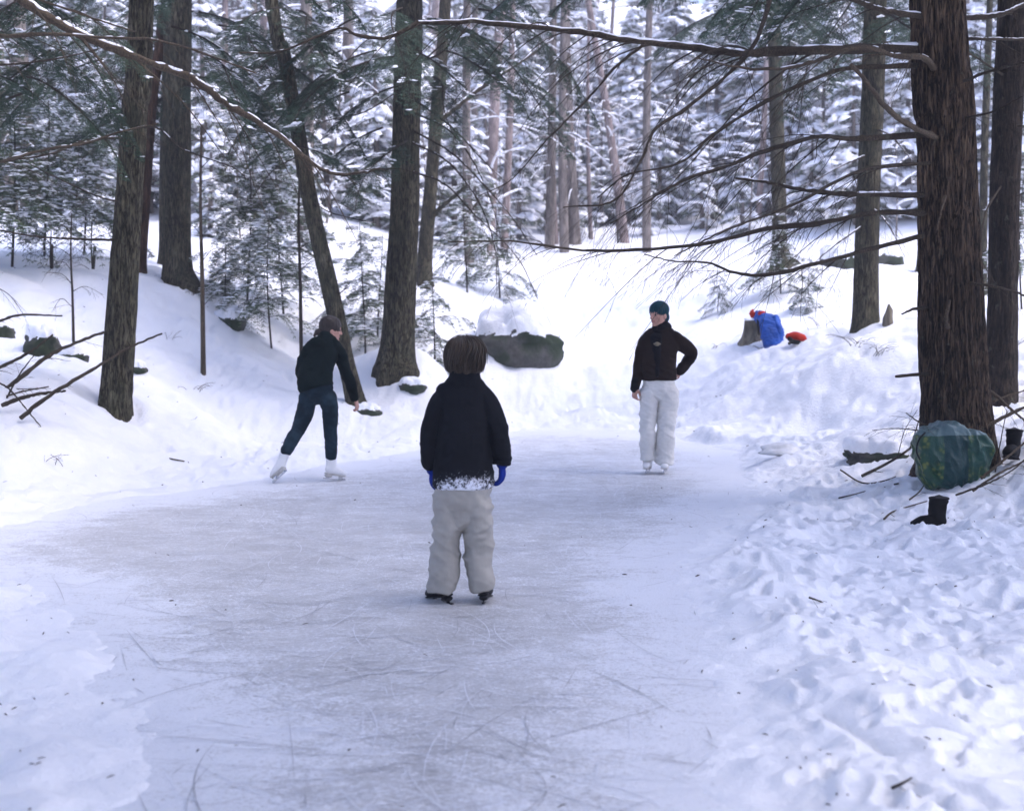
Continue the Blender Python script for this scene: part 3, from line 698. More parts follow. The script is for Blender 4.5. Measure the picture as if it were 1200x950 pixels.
# saplings with thin stems
for i, (u, v, d, vt, w, lab) in enumerate([(238,421,17.5,150,6,'thin bare pole sapling between the thick grey trunk and the leaning one'),(86,394,16.5,250,3.5,'wispy stem standing left of the dark knotty trunk'),
        (353,414,17.8,190,5,'thin dark stem just left of the hooded skater'),(62,362,19,270,3,'short wispy stem near the left edge in front of the green saplings'),
        (110,350,19.5,260,3.2,'thin leaning stem touching the knotty trunk on its left')]):
    s_ = Tree('sapling', lab, d, [(u, v, w), (u-1, (v*2+vt)/3, w*.8), (u-3, (v+vt*2)/3, w*.6), (u-2, vt, w*.4)], M_limb_tan if w > 5.5 else M_twig, k=7, rings=24, top=0, flare=.1, cat='sapling')
    for j in range(7):
        vv = v-(v-vt)*(.25+.1*j); sg = random.choice((-1, 1))
        s_.limb([(u, vv, 0), (u+sg*14, vv-8, -.1), (u+sg*random.uniform(22, 40), vv-random.uniform(-8, 14), -.2)], .005, .002, M_twig, .3, 4, .2, n=10)

# young hemlocks with snow dusted fans
M_needle_y = leafmat('young_needles', (.040, .075, .040), (.14, .19, .10))
def young_mesh(seed, H, low, nb, lmax):
    """young hemlock: leaning leader with flat, drooping, well separated fans"""
    rn = random.Random(seed); tr = MB(); cr = MB(); zz = np.linspace(-.3, H, 16)
    px = np.c_[.06*np.sin(zz*1.2+seed), .05*np.cos(zz+seed), zz]; tube(tr, px, np.linspace(.022, .004, 16), 6)
    for j in range(nb):
        f = (j+rn.random())/nb; z = H*(low+(1-low)*f); c = np.array([np.interp(z, zz, px[:, 0]), np.interp(z, zz, px[:, 1]), z])
        yaw = j*2.4+rn.uniform(-.5, .5); L = lmax*(1.02-f)**.7*rn.uniform(.55, 1.1)+.12; q = np.linspace(0, 1, 10)
        dr = rn.uniform(.15, .75)
        path = c+np.array([math.cos(yaw), math.sin(yaw), 0])*(L*q)[:, None]+np.array([0, 0, 1])*(L*(rn.uniform(-.05, .4)*q-dr*q**2))[:, None]+np.array([-math.sin(yaw), math.cos(yaw), 0])*(L*rn.uniform(-.25, .25)*q**2)[:, None]
        spray(cr, path, .006, None, leafL=.040, leafW=.013, side_len=.30*min(1, L/.8)+.05, step=.085, sub=.04, snow=.85, gaps=.3, rnd=rn, hang=.75, roll=rn.uniform(-.6, .6))
    return [('trunk', tr.mesh('young_trunk', M_twig)), ('crown', cr.mesh('young_crown', [M_needle_y, M_twig, M_snowcap], False))]
YH = [young_mesh(3, 2.7, .22, 24, 1.15), young_mesh(5, 3.5, .2, 30, 1.4), young_mesh(8, 2.0, .12, 19, 1.0)]
def at(u, d): p = P(u, 400, d); return (p[0], p[1], surf(p[0], p[1])-.03)
young = [(18,19,1,1.0,'young green hemlock at the left edge with snow dusted fans'),(58,20.5,1,1.05,'young hemlock left of the knotty trunk, the taller of the pair there'),(100,21.5,0,1.0,'small young hemlock tucked behind the left side of the knotty trunk'),
  (-25,18,1,1.1,'young hemlock leaning in from past the left edge'),
  (268,20,2,.75,'low dark green young hemlock beside the bare pole sapling'),(292,21,1,.95,'bushy young hemlock right of the bare pole sapling'),(330,21.5,1,1.0,'tallest young hemlock behind the leaning trunk'),
  (318,19.5,0,.8,'young hemlock with bare lower stem, left of the leaning trunk'),(425,21,0,.9,'young hemlock between the leaning trunk and the thick mossy trunk'),(446,22,2,.9,'small hemlock touching the left side of the thick mossy trunk'),
  (506,21,2,.95,'snowy little hemlock right of the thick mossy trunk'),(545,25,0,.9,'snow loaded young hemlock left of the boulder'),(585,27,2,1.0,'young hemlock poking above the boulder snow'),
  (912,25,2,.8,'small hemlock above the blue jacket'),(842,25,2,.42,'tiny seedling on the open slope left of the stump'),(948,23,2,.5,'seedling on the slope right of the red bag'),(1196,19,0,.8,'young hemlock at the right edge behind the dark trunk')]
for u, d, k, sc, lab in young:
    place(YH[k], 'young_hemlock', at(u, d), random.uniform(0, 6.28), sc, lab, 'young tree', 'young hemlocks along the banks')

# ------------------------------------------------------------------ far forest
FR = random.Random(12)
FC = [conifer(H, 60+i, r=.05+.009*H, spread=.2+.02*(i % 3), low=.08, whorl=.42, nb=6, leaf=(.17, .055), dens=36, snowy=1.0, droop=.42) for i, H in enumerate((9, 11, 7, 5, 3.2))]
def tall(seed, H, r, m):
    rn = random.Random(seed); tr = MB(); sn = MB(); zz = np.linspace(-.5, H, 30)
    px = np.c_[.15*np.sin(zz*.25+seed)+rn.uniform(-.05, .05)*zz, .1*np.cos(zz*.3+seed), zz]
    tube(tr, px, r*(1.12-.75*zz/H), 12, 0, True, lambda a, p: r*.06*vn(np.cos(a)[None, :]*2+p[:, 2:3]*0, np.sin(a)[None, :]*2+p[:, 2:3]*0, p[:, 2:3]))
    for j in range(26):
        z = rn.uniform(2.0, H); i = int(np.argmin(abs(zz-z))); yaw = rn.uniform(0, 6.28); L = rn.uniform(.5, 2.2); q = np.linspace(0, 1, 8)
        pa = px[i]+np.array([math.cos(yaw), math.sin(yaw), 0])*(L*q)[:, None]+np.array([0, 0, 1])*(L*(rn.uniform(-.1, .35)*q-.4*q**2))[:, None]
        tube(tr, pa, np.linspace(.018, .005, 8), 4, 0, False); twigs(tr, pa, .006, 5, L*.45, rn, .4, sub=1)
        if rn.random() < .8: snow_strip(sn, pa, np.linspace(.022, .009, 8), rn, .85, 0, 1.3)
    return [('trunk', tr.mesh('tall_trunk', m)), ('snow_load', sn.mesh('tall_snow', M_snowcap))]
TT = [tall(1, 17, .17, M_bark_pale), tall(2, 16, .13, M_bark_far), tall(3, 18, .20, M_bark_far), tall(4, 15, .09, M_bark_pale), tall(5, 16, .24, M_bark_far)]
def bare(seed, H):
    rn = random.Random(seed); tr = MB(); sn = MB(); zz = np.linspace(-.3, H, 16)
    px = np.c_[.3*np.sin(zz*.4+seed), .2*np.cos(zz*.5+seed), zz]; tube(tr, px, np.linspace(.03, .008, 16), 6)
    for j in range(18):
        z = rn.uniform(.2*H, H); i = int(np.argmin(abs(zz-z))); yaw = rn.uniform(0, 6.28); L = rn.uniform(.5, 1.4)*(1.2-z/H); q = np.linspace(0, 1, 8)
        pa = px[i]+np.array([math.cos(yaw), math.sin(yaw), 0])*(L*q)[:, None]+np.array([0, 0, 1])*(L*(rn.uniform(.2, .9)*q-.3*q**2))[:, None]
        tube(tr, pa, np.linspace(.012, .004, 8), 4, 0, False); twigs(tr, pa, .005, 5, L*.5, rn, .1, sub=1)
        snow_strip(sn, pa, np.linspace(.02, .012, 8), rn, .9, 0, 1.5)
    return [('stem', tr.mesh('bare_stem', M_bark_far)), ('snow_load', sn.mesh('bare_snow', M_snowcap))]
BS = [bare(1, 4.0), bare(2, 3.0), bare(3, 5.0)]
named = [(578,34,0,.9,'pale pinkish trunk standing above and left of the boulder, left of a close pair'),(590,34.6,3,1.1,'pale pinkish trunk above the boulder, right of a close pair'),(555,31,1,.85,'brownish trunk between the thick mossy trunk and the pale pair'),
  (638,37,1,1.0,'grey trunk at the top of the open slope above the boulder'),(655,37.5,3,.8,'thin trunk right beside the grey one at the top of the open slope'),(728,38,0,.75,'pale slanting trunk at the top of the open slope'),
  (695,39,3,.7,'thin stem left of the pale slanting trunk on the slope'),(10,27,2,.95,'bluish grey trunk at the far left edge'),(42,28,2,1.0,'bluish grey trunk second from the left edge'),(365,30,1,1.15,'grey trunk seen beyond the top of the leaning one'),
  (312,34,0,.9,'pale trunk left of the leaning one high on the far bank'),(268,33,3,1.0,'narrow far trunk between the thick grey trunk and the leaning one'),(418,36,1,1.0,'far trunk between the leaning trunk and the thick mossy one')]
for u, d, k, sc, lab in named:
    r = place(TT[k], 'tall_tree', at(u, d), 0 if d > 36 else FR.uniform(0, 6.28), sc, lab, 'tree', None)
    if u == 728: r.rotation_euler = (0, math.radians(-6), 0)
cells = []
def free(x, y, rr):
    return all((x-a)**2+(y-b)**2 > rr*rr for a, b in cells)
def open_slope(x, y):
    u = 600+1500*x/y
    if y < 33 and u > 520: return True
    if y < 36 and 600 < u < 960: return True
    if y < 27 and u < 520: return True
    return False
def scatter(n, d0, d1, rr, protos, name, label, cat, group, scr, pw=1.0):
    c = t = 0
    while c < n and t < 6000:
        t += 1; y = d0+(d1-d0)*FR.random()**pw; x = FR.uniform(-1, 1)*(.44*y+2.5)
        if open_slope(x, y) or not free(x, y, rr): continue
        cells.append((x, y)); k = FR.randrange(len(protos)); c += 1
        place(protos[k], name, (x, y, surf(x, y)-.05), FR.uniform(0, 6.28), FR.uniform(*scr), label, cat, group)
for u, d, k, sc in [(835,44,0,.9),(880,43,2,1.0),(920,42,1,.8),(960,40,2,.9),(1000,36,2,.8),(1060,36,0,.75),(1130,35,2,.9),(1190,34,0,.8),(790,47,1,.8),(610,43,2,.9),(570,40,3,1.1),(660,46,0,.85),(535,35,3,1),(700,47,2,1.0),(745,50,0,.95),
        (480,34,2,.9),(440,33,3,1.1),(385,33,2,.8),(330,31,3,1.0),(290,31,2,.7),(240,30,3,1.1),(180,31,2,.9),(130,30,3,1.1),(75,31,2,.9),(20,31,2,1),(-30,30,0,.8),(555,33,4,1),(640,41,4,1.1),(770,43,4,1.2),(675,40,4,.9),(820,40,4,1.0),(870,38,4,.8),(705,43,3,.8),(760,40,4,.7),(950,37,4,1.0),(610,38,4,1.1),(900,41,3,1.0),(985,40,3,1.1),(735,45,2,1.0),(350,27,4,.9),(120,27,4,.9),(250,27,4,.8)]:
    p = at(u, d); cells.append((p[0], p[1]))
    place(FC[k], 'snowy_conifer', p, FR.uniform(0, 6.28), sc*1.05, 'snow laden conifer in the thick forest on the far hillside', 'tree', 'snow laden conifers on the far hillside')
scatter(72, 38, 95, 2.3, FC[:4], 'snowy_conifer', 'snow laden conifer in the thick forest on the far hillside', 'tree', 'snow laden conifers on the far hillside', (.8, 1.35), 1.2)
scatter(85, 30, 85, 1.2, TT, 'tall_tree', 'tall bare lower trunk among the snowy trees on the far hillside', 'tree', 'tall trunks on the far hillside', (.7, 1.1), 1.1)
scatter(170, 27, 62, .7, BS, 'bare_sapling', 'leafless sapling with snow on its twigs in the far woods', 'sapling', 'leafless saplings in the far woods', (.7, 1.3), 1.2)
# unseen conifers added out of frame so their crowns shade the pond
for u, v, d, lab in [(2250, 700, 6.2, 'unseen conifer added beyond the right edge to shade the near snow'), (2000, 700, 8.6, 'unseen conifer added for shade past the right edge nearer the massive trunk'),
                     (-900, 700, 6.5, 'unseen conifer added beyond the left edge to shade the near ice'), (1900, 700, 3.4, 'unseen conifer added for shade level with the viewer on the right'), (-700, 700, 3.2, 'unseen conifer added for shade level with the viewer on the left'), (-500, 650, 9.5, 'unseen conifer added for shade past the left edge close to the fallen branches')]:
    x = (u-600)/1500*d
    pu = lambda z: (u, 475-1500*(z-CAMH)/d)
    t = Tree('conifer_tree', lab, d, [(u, 640, 70), (u, 300, 60), (u, -200, 55), (u, -900, 40)], M_bark_mid, k=24, rings=60, top=13)
    t.boughs(40, 5.6, 12, 1.3, pitch=(-.1, .1))

for x, y, lab in [(2.6, -2.2, 'unseen conifer added for shade behind the viewer on the right'), (-2.8, -1.6, 'unseen conifer added for shade behind the viewer on the left'), (.2, -4.0, 'unseen conifer added for shade straight behind the viewer')]:  # added behind the camera, never in view, to darken the foreground
    r = empty('conifer_tree', (x, y, surf(x, y)), lab, 'tree'); zz = np.linspace(-.3, 13, 40); mb = MB(); tube(mb, np.c_[zz*.01, zz*0, zz], .24*(1.03-.06*zz), 20); mb.build('trunk', M_bark_mid, r)
    for k in range(44):
        z = random.uniform(4.3, 12); add_bough(r, (0, 0, z), random.uniform(0, 2*PI), random.uniform(0, .25), 1.35*random.uniform(.8, 1.2), None, random.uniform(-.2, .2))
# ------------------------------------------------------------------ bodies and clothes
def loft(mb, rings, k=20, side=(1, 0, 0), caps=(True, True)):
    """rings: (centre, half width along side, half depth) ; cross sections perpendicular to the path"""
    c = np.array([r[0] for r in rings], float); a = np.array([r[1] for r in rings], float); b = np.array([r[2] for r in rings], float)
    n = max(8, len(rings)*5); q = smooth_path(np.c_[c, a, b], n); c, a, b = q[:, :3], np.maximum(q[:, 3], .002), np.maximum(q[:, 4], .002)
    def capend(c0, t, a0, b0):
        cs, as_, bs = [], [], []
        r = min(a0, b0)
        for th in (.35, .7, 1.0, 1.3, 1.5):
            cs.append(c0+t*r*math.sin(th)); as_.append(max(.0015, a0-r*(1-math.cos(th)))); bs.append(max(.0015, b0-r*(1-math.cos(th))))
        return cs, as_, bs
    if caps[1]:
        x, y, z = capend(c[-1], unit(c[-1]-c[-2]), a[-1], b[-1]); c = np.vstack([c, x]); a = np.r_[a, y]; b = np.r_[b, z]
    if caps[0]:
        x, y, z = capend(c[0], unit(c[0]-c[1]), a[0], b[0]); c = np.vstack([x[::-1], c]); a = np.r_[y[::-1], a]; b = np.r_[z[::-1], b]
    n = len(c); T = np.gradient(c, axis=0); T = nrm(T); side = np.asarray(side, float)
    S_ = nrm(side-T*(T@side)[:, None]); D = np.cross(T, S_)
    th = np.arange(k)/k*2*PI
    v = c[:, None]+a[:, None, None]*np.cos(th)[None, :, None]*S_[:, None]+b[:, None, None]*np.sin(th)[None, :, None]*D[:, None]
    i = np.arange(n-1)[:, None]*k; j = np.arange(k)[None, :]; j2 = (j+1) % k
    base = mb.n
    V = np.vstack([v.reshape(-1, 3), c[0], c[-1]]); mb.add(V, np.stack([i+j, i+j2, i+k+j2, i+k+j], -1).reshape(-1, 4))
    off = mb.n-len(V); jj = np.arange(k)
    t0 = np.stack([(jj+1) % k, jj, np.full(k, n*k)], -1)+off; t1_ = np.stack([(n-1)*k+jj, (n-1)*k+(jj+1) % k, np.full(k, n*k+1)], -1)+off
    mb.f += [t0, t1_]; mb.m += [np.zeros(k), np.zeros(k)]
def limb_(mb, pts, rad, k=16, flat=1.0, side=(1, 0, 0)):
    loft(mb, [(p, r, r*flat) for p, r in zip(pts, rad)], k, side)
def ball(mb, c, r, R=None, lvl=3):
    v, f = ico(lvl); w = v*np.asarray(r)
    if R is not None: w = w@np.asarray(R).T
    mb.add(w+np.asarray(c), f)
def fuse(name, mb, voxel, mats, parent, smooth=3, disp=None, label=None):
    """join overlapping closed shapes into one continuous skin"""
    me = mb.mesh('tmp', mats); o = bpy.data.objects.new('tmp', me); COL.objects.link(o)
    m = o.modifiers.new('r', 'REMESH'); m.mode = 'VOXEL'; m.voxel_size = voxel
    s = o.modifiers.new('s', 'SMOOTH'); s.factor = .5; s.iterations = smooth
    dg = bpy.context.evaluated_depsgraph_get(); me2 = bpy.data.meshes.new_from_object(o.evaluated_get(dg)); bpy.data.objects.remove(o)
    n = len(me2.vertices)
    if disp:
        co = np.empty(n*3, np.float32); me2.vertices.foreach_get('co', co); co = co.reshape(-1, 3).astype(float)
        no = np.empty(n*3, np.float32); me2.vertices.foreach_get('normal', no); no = no.reshape(-1, 3)
        co += no*disp(co)[:, None]; me2.vertices.foreach_set('co', co.astype(np.float32).ravel())
    me2.polygons.foreach_set('use_smooth', np.ones(len(me2.polygons), bool))
    me2.materials.clear()
    for x in (mats if isinstance(mats, list) else [mats]): me2.materials.append(x)
    me2.update(); me2.name = name
    o = bpy.data.objects.new(name, me2); link(o, parent)
    if label: o['label'] = label
    return o
def folds(amp, sx=9, sz=22, seed=0, tilt=.4):
    def f(c):
        z = c[:, 2]+tilt*c[:, 0]
        a = vn(c[:, 0]*sx+seed, c[:, 1]*sx, z*sz); b = vn(c[:, 0]*sx*1.1, c[:, 1]*sx+seed, (c[:, 2]-tilt*c[:, 0])*sz*.8+7)
        return amp*((1-2*np.abs(a))*.8+(1-2*np.abs(b))*.6+.4*vn(c[:, 0]*30, c[:, 1]*30, c[:, 2]*40+seed))
    return f
def cloth(name, col, rough=.85, var=.25, scale=60, extra=None, spec=.12):
    def f(nt, b):
        v = coords(nt); n = noise(nt, v, 5, 4)
        lo = tuple(x*(1-var) for x in col); hi = tuple(x*(1+var) for x in col)
        c = ramp(nt, n, [(.3, lo), (.7, hi)])
        if extra: c = extra(nt, v, c)
        nt.links.new(c, b.inputs['Base Color']); bump(nt, b, noise(nt, v, scale, 3, .7), .25, .004)
        
    return mat(name, col, rough, f, spec)
def _dust(nt, v, c):                                        # powder snow sticking to the lower back of the jacket
    sx = nd(nt, 'ShaderNodeSeparateXYZ'); nt.links.new(v, sx.inputs[0])
    zf = nd(nt, 'ShaderNodeMapRange'); zf.inputs['From Min'].default_value = .62; zf.inputs['From Max'].default_value = .84; zf.inputs['To Min'].default_value = .46; zf.inputs['To Max'].default_value = -.25
    nt.links.new(sx.outputs['Z'], zf.inputs['Value'])
    xf = math_(nt, 'MULTIPLY', math_(nt, 'POWER', math_(nt, 'ABSOLUTE', math_(nt, 'ADD', sx.outputs['X'], -.03)), 2.0), -6.0)
    n = math_(nt, 'ADD', math_(nt, 'MULTIPLY', noise(nt, v, 48, 6, .85), 1.5), math_(nt, 'MULTIPLY', noise(nt, v, 8, 3), .5))
    s = math_(nt, 'ADD', math_(nt, 'ADD', zf.outputs[0], n), xf)
    k = ramp(nt, math_(nt, 'MULTIPLY', s, .6), [(.70, g(0)), (.80, g(1))])
    return mix(nt, k, c, (.72, .74, .80))
M_kidjacket = cloth('charcoal_fleece', (.009, .010, .013), .95, .2, 120, _dust)
M_kidpants = cloth('beige_snow_trousers', (.34, .325, .29), .7, .12, 90, None, .3)
M_glove = cloth('blue_knit', (.007, .024, .20), .9, .25, 150)
M_hood = cloth('dark_green_fleece', (.003, .008, .0085), .95, .3, 90)
def _jean(nt, v, c): return mix(nt, ramp(nt, noise(nt, v, 7, 4), [(.5, g(0)), (.75, g(.7))]), c, (.035, .065, .09))
M_jeans = cloth('dark_denim', (.007, .016, .024), .9, .3, 200, _jean)
M_mjacket = cloth('dark_brown_wool', (.016, .010, .008), .95, .35, 70)
M_scarf = cloth('black_knit', (.005, .005, .007), .95, .3, 90)
M_white_trs = cloth('off_white_trousers', (.66, .645, .61), .8, .06, 90)
def _rib(nt, v, c):
    w = nd(nt, 'ShaderNodeTexWave'); w.inputs['Scale'].default_value = 22; w.inputs['Distortion'].default_value = 2; nt.links.new(coords(nt, (1, 1, .12)), w.inputs['Vector'])
    return mix(nt, ramp(nt, w.outputs['Fac'], [(.3, g(0)), (.7, g(.6))]), c, (.004, .018, .028))
M_beanie = cloth('teal_knit', (.018, .06, .078), .95, .2, 80, _rib)
M_skatew = mat('white_skate_leather', (.74, .74, .74), .45, lambda nt, b: bump(nt, b, noise(nt, coords(nt), 40, 3), .2, .005))
M_skateb = mat('black_skate_plastic', (.010, .010, .012), .5, None, .2)
M_steel = mat('blade_steel', (.55, .56, .58), .25); M_steel.node_tree.nodes['Principled BSDF'].inputs['Metallic'].default_value = 1
M_pewter = mat('pewter', (.22, .19, .13), .4); M_pewter.node_tree.nodes['Principled BSDF'].inputs['Metallic'].default_value = .7
def _skin(nt, b):
    c = ramp(nt, noise(nt, coords(nt), 18, 3), [(.3, (.42, .22, .16)), (.7, (.55, .31, .24))]); nt.links.new(c, b.inputs['Base Color'])
M_skin = mat('skin', (.5, .28, .2), .55, _skin, .35)
M_eye = mat('eye', (.04, .03, .025), .2); M_lip = mat('lips', (.32, .11, .09), .5)
def hairmat(name, a, c_):
    def f(nt, b):
        n = noise(nt, coords(nt, (1, 1, .12)), 110, 3, .6); gm = nd(nt, 'ShaderNodeNewGeometry')
        n = math_(nt, 'ADD', math_(nt, 'MULTIPLY', n, .6), math_(nt, 'MULTIPLY', gm.outputs['Random Per Island'], .4))
        nt.links.new(ramp(nt, n, [(.3, a), (.75, c_)]), b.inputs['Base Color']); bump(nt, b, n, .6, .006)
    return mat(name, a, .5, f, .4)
M_hair_k = hairmat('brown_hair', (.016, .011, .007), (.055, .038, .024))
M_hair_g = hairmat('dark_auburn_hair', (.012, .007, .004), (.05, .026, .013))

def head(mb, c, R, s=1.0):
    """head with brow, nose, lips, chin, ears; c = centre, R = rotation, local +y is the way the face looks; s: size"""
    def W(p): return np.asarray(c)+R@(np.asarray(p)*s)
    ex = R@np.array([1., 0, 0])
    R_ = [((0, -.005, -.118), .030, .040), ((0, .012, -.108), .045, .058), ((0, .012, -.085), .058, .075), ((0, .006, -.055), .066, .088), ((0, 0, -.02), .072, .095), ((0, -.002, .02), .076, .097), ((0, -.006, .06), .073, .092), ((0, -.012, .092), .055, .070), ((0, -.014, .112), .028, .035)]
    loft(mb, [(W(p), a*s, b*s) for p, a, b in R_], 28, ex)
    ball(mb, W((0, .082, -.098)), (.020*s, .017*s, .016*s), R)                      # chin
    loft(mb, [(W((0, .090, .015)), .009*s, .010*s), (W((0, .104, -.012)), .010*s, .011*s), (W((0, .112, -.030)), .014*s, .012*s)], 12, ex)   # nose
    for sg in (-1, 1):
        ball(mb, W((sg*.010, .100, -.034)), (.008*s, .009*s, .007*s), R)
        loft(mb, [(W((sg*.010, .092, .022)), .008*s, .007*s), (W((sg*.032, .086, .027)), .011*s, .007*s), (W((sg*.05, .066, .020)), .008*s, .006*s)], 10, (0, 0, 1))   # brow
        ball(mb, W((sg*.042, .062, -.028)), (.020*s, .018*s, .016*s), R)            # cheek
        ball(mb, W((sg*.077, -.012, -.018)), (.009*s, .020*s, .031*s), R)           # ear
    for dz in (-.058, -.068):
        loft(mb, [(W((-.022, .082, dz)), .004*s, .004*s), (W((0, .094, dz)), .006*s, .006*s), (W((.022, .082, dz)), .004*s, .004*s)], 10, (0, 0, 1))
    return W
def face_bits(root, W, s):
    for sg in (-1, 1):
        mb = MB(); ball(mb, W((sg*.031, .080, .000)), .0115*s, None, 2); mb.build('eye', M_eye, root)
        mb = MB(); tube(mb, np.array([W((sg*x, .097-.35*(x-.02)**2*20, .021+.004*math.sin(x*60))) for x in (.012, .024, .036, .048)]), .0020*s, 6); mb.build('eyebrow', M_hair_g, root)
    mb = MB()
    for dz in (-.059, -.066): loft(mb, [(W((-.021, .086, dz)), .003*s, .003*s), (W((0, .099, dz)), .0045*s, .0045*s), (W((.021, .086, dz)), .003*s, .003*s)], 8, (0, 0, 1))
    mb.build('lips', M_lip, root)
def hand(mb, wrist, d, palm_n, thumb_side, s=1.0, curl=.5, fat=1.0):
    """palm, four unequal bent fingers, thumb; d: pointing direction, palm_n: way the palm faces, thumb_side: +-1"""
    d = unit(d); pn = unit(np.asarray(palm_n)-d*(d@np.asarray(palm_n))); x = np.cross(d, pn)*thumb_side
    W = lambda a, b, c: np.asarray(wrist)+(x*a+d*b+pn*c)*s
    loft(mb, [(W(0, -.02, 0), .024*s, .019*s), (W(0, .01, 0), .028*s, .018*s), (W(.002, .05, 0), .040*s, .017*s), (W(0, .085, .002), .040*s, .014*s)], 16, x)
    for i, (ox, ln) in enumerate(((.031, .070), (.011, .080), (-.010, .075), (-.030, .058))):
        c_ = curl*(1+.12*i); p = W(ox, .088, 0); pts = [W(ox*.8, .05, 0), p]; ang = c_*.6
        for k in range(3):
            dd = d*math.cos(ang)+pn*math.sin(ang)+x*ox*2.0; p = p+unit(dd)*ln*s*(.42, .33, .25)[k]; pts.append(p); ang += c_*.75
        limb_(mb, pts, np.array([.0095, .0095, .0088, .0080, .0068])*s*fat, 10, 1, x)
    pts = [W(.012, .012, .004), W(.038, .032, .012), W(.054, .058, .020), W(.056, .082, .028)]
    limb_(mb, pts, np.array([.014, .0125, .0105, .0085])*s*fat, 10, 1, x)
def skate(root, heel, toe, ankle_top, s=1.0, leather=M_skatew, blade_m=M_steel, style='figure', tilt=None):
    """boot with cuff, sole, heel, holder and blade; heel/toe: sole points, ankle_top: top centre of the cuff"""
    heel, toe, top = map(np.asarray, (heel, toe, ankle_top)); f = unit(toe-heel); L = np.linalg.norm(toe-heel)
    up = unit(top-heel-f*.10*s); up = unit(up-f*(up@f)); sd = np.cross(f, up)
    W = lambda a, b, c=0: heel+f*a*L+up*b*s+sd*c*s
    mb = MB()
    loft(mb, [(W(.10, .055), .036*s, .040*s), (W(.35, .058), .037*s, .045*s), (W(.6, .048), .042*s, .038*s), (W(.82, .038), .042*s, .028*s), (W(.97, .030), .033*s, .022*s)], 18, sd)
    a = W(.24, .05); loft(mb, [(a, .038*s, .060*s), (a+(top-a)*.35, .038*s, .052*s), (a+(top-a)*.7, .043*s, .050*s), (top, .044*s, .050*s)], 18, sd)
    boot = fuse('ice_skate', mb, .006, leather, root, 2)
    mb = MB()                                                  # sole and heel
    loft(mb, [(W(.0, .012), .030*s, .010*s), (W(.5, .010), .030*s, .008*s), (W(.98, .010), .036*s, .008*s)], 14, sd)
    loft(mb, [(W(.02, -.006), .024*s, .014*s), (W(.25, -.006), .022*s, .014*s)], 12, sd)
    mb.build('sole', M_skateb if leather is not M_skatew else M_skatew2, boot)
    bl = MB(); holder = MB()
    th = .0035 if style == 'figure' else .006
    prof = [(-.12, -.040), (1.08, -.040), (1.13, -.028), (1.08, -.010), (.90, -.024), (.3, -.026), (-.12, -.03)]
    a_ = [W(p, q, th) for p, q in prof]; b_ = [W(p, q, -th) for p, q in prof]; n = len(prof)
    V = np.array(a_+b_); bl.add(V, [(i, (i+1) % n, n+(i+1) % n, n+i) for i in range(n)])
    ctr = np.vstack([V, V[:n].mean(0), V[n:].mean(0)]); bl.add(ctr, [(i, (i+1) % n, 2*n) for i in range(n)]+[(n+(i+1) % n, n+i, 2*n+1) for i in range(n)])
    for t in (.10, .82): loft(bl, [(W(t, .0), .012*s, .025*s), (W(t, -.026), .004*s, .018*s)], 8, sd)
    bl.build('blade', blade_m, boot, smooth=False)
    if style == 'figure':
        lc = MB()
        for q in range(6):
            t = q/5; p = a+(top-a)*(.25+.65*t)+f*(.040+.014*(1-t))*s
            lc_p = [p+sd*.026*s-f*.006*s, p+f*.009*s, p-sd*.026*s-f*.006*s]
            tube(lc, smooth_path(lc_p, 7), .0024*s, 5)
        lc.build('laces', M_scarf if root.get('dark_laces') else M_skatew2, boot)
    return boot
M_skatew2 = mat('skate_trim', (.5, .48, .45), .5)
def person(u, v, d, label, rz=0):
    p = P(u, v, d); z = max(surf(p[0], p[1]), .004)
    return empty('person', (p[0], p[1], z), label, 'person')

# ================================================================== the child seen from behind
d0 = 7.12; kid = person(540, 710, d0, 'child seen from behind, brown bowl haircut, dark jacket dusted with snow, beige trousers'); O0 = np.array(kid.location)
K = lambda u, v, dd=0: P(u, v, d0+dd)-O0
dz = K(540, 712)[2]; 
Kc = lambda u, v, dd=0: K(u, v, dd)-np.array([0, 0, 0])
px = d0/FPX
b = MB()
Rk = rotz(math.radians(-2))@rotx(math.radians(-4))
hc = K(545, 421, .0); Wk = head(b, hc, Rk, .86)
limb_(b, [K(545, 436, -.01), K(544, 455, -.02)], [.048, .055])
loft(b, [(K(541, 585), .13, .10), (K(542, 560), .125, .095), (K(543, 520), .12, .09), (K(544, 480), .112, .075), (K(544, 462), .08, .06)], 24)
for sg, sh, el, wr in ((-1, (522, 470), (507, 508), (507, 546)), (1, (566, 470), (582, 506), (588, 540))):
    limb_(b, [K(*sh), K(*el, -.01), K(*wr, .03)], [.036, .032, .026])
hand(b, K(588, 541, .03), (.02, .10, -1), (-1, .3, 0), 1, .9, .5)
hand(b, K(507, 546, .03), (-.02, .15, -1), (1, .3, 0), -1, .9, .5)
for sg, hip, kn, an in ((-1, (526, 585), (524, 640), (519, 686)), (1, (558, 585), (562, 640), (566, 684))):
    limb_(b, [K(*hip), K(*kn, .02), K(*an)], [.075, .052, .036])
fuse('body', b, .006, M_skin, kid, 2)
face_bits(kid, Wk, .86)
b = MB()                                                        # trousers
for pts in ([((543, 572), .150, .12), ((542, 588), .152, .122), ((542, 600), .12, .10)],):
    loft(b, [(K(*p), a, c) for p, a, c in pts], 28)
loft(b, [(K(526, 588), .087, .10), (K(524, 612), .082, .09), (K(523, 640, .02), .080, .078), (K(521, 665, .01), .084, .078), (K(518, 684, .01), .086, .088), (K(518, 692, .01), .080, .088)], 24, caps=(True, False))
loft(b, [(K(558, 588), .085, .10), (K(560, 612), .080, .09), (K(560, 640, .03), .080, .078), (K(562, 665, .02), .076, .075), (K(564, 682, .02), .064, .075), (K(565, 690, .02), .056, .072)], 24, caps=(True, False))
fo = folds(.013, 7, 13, 3, .7)
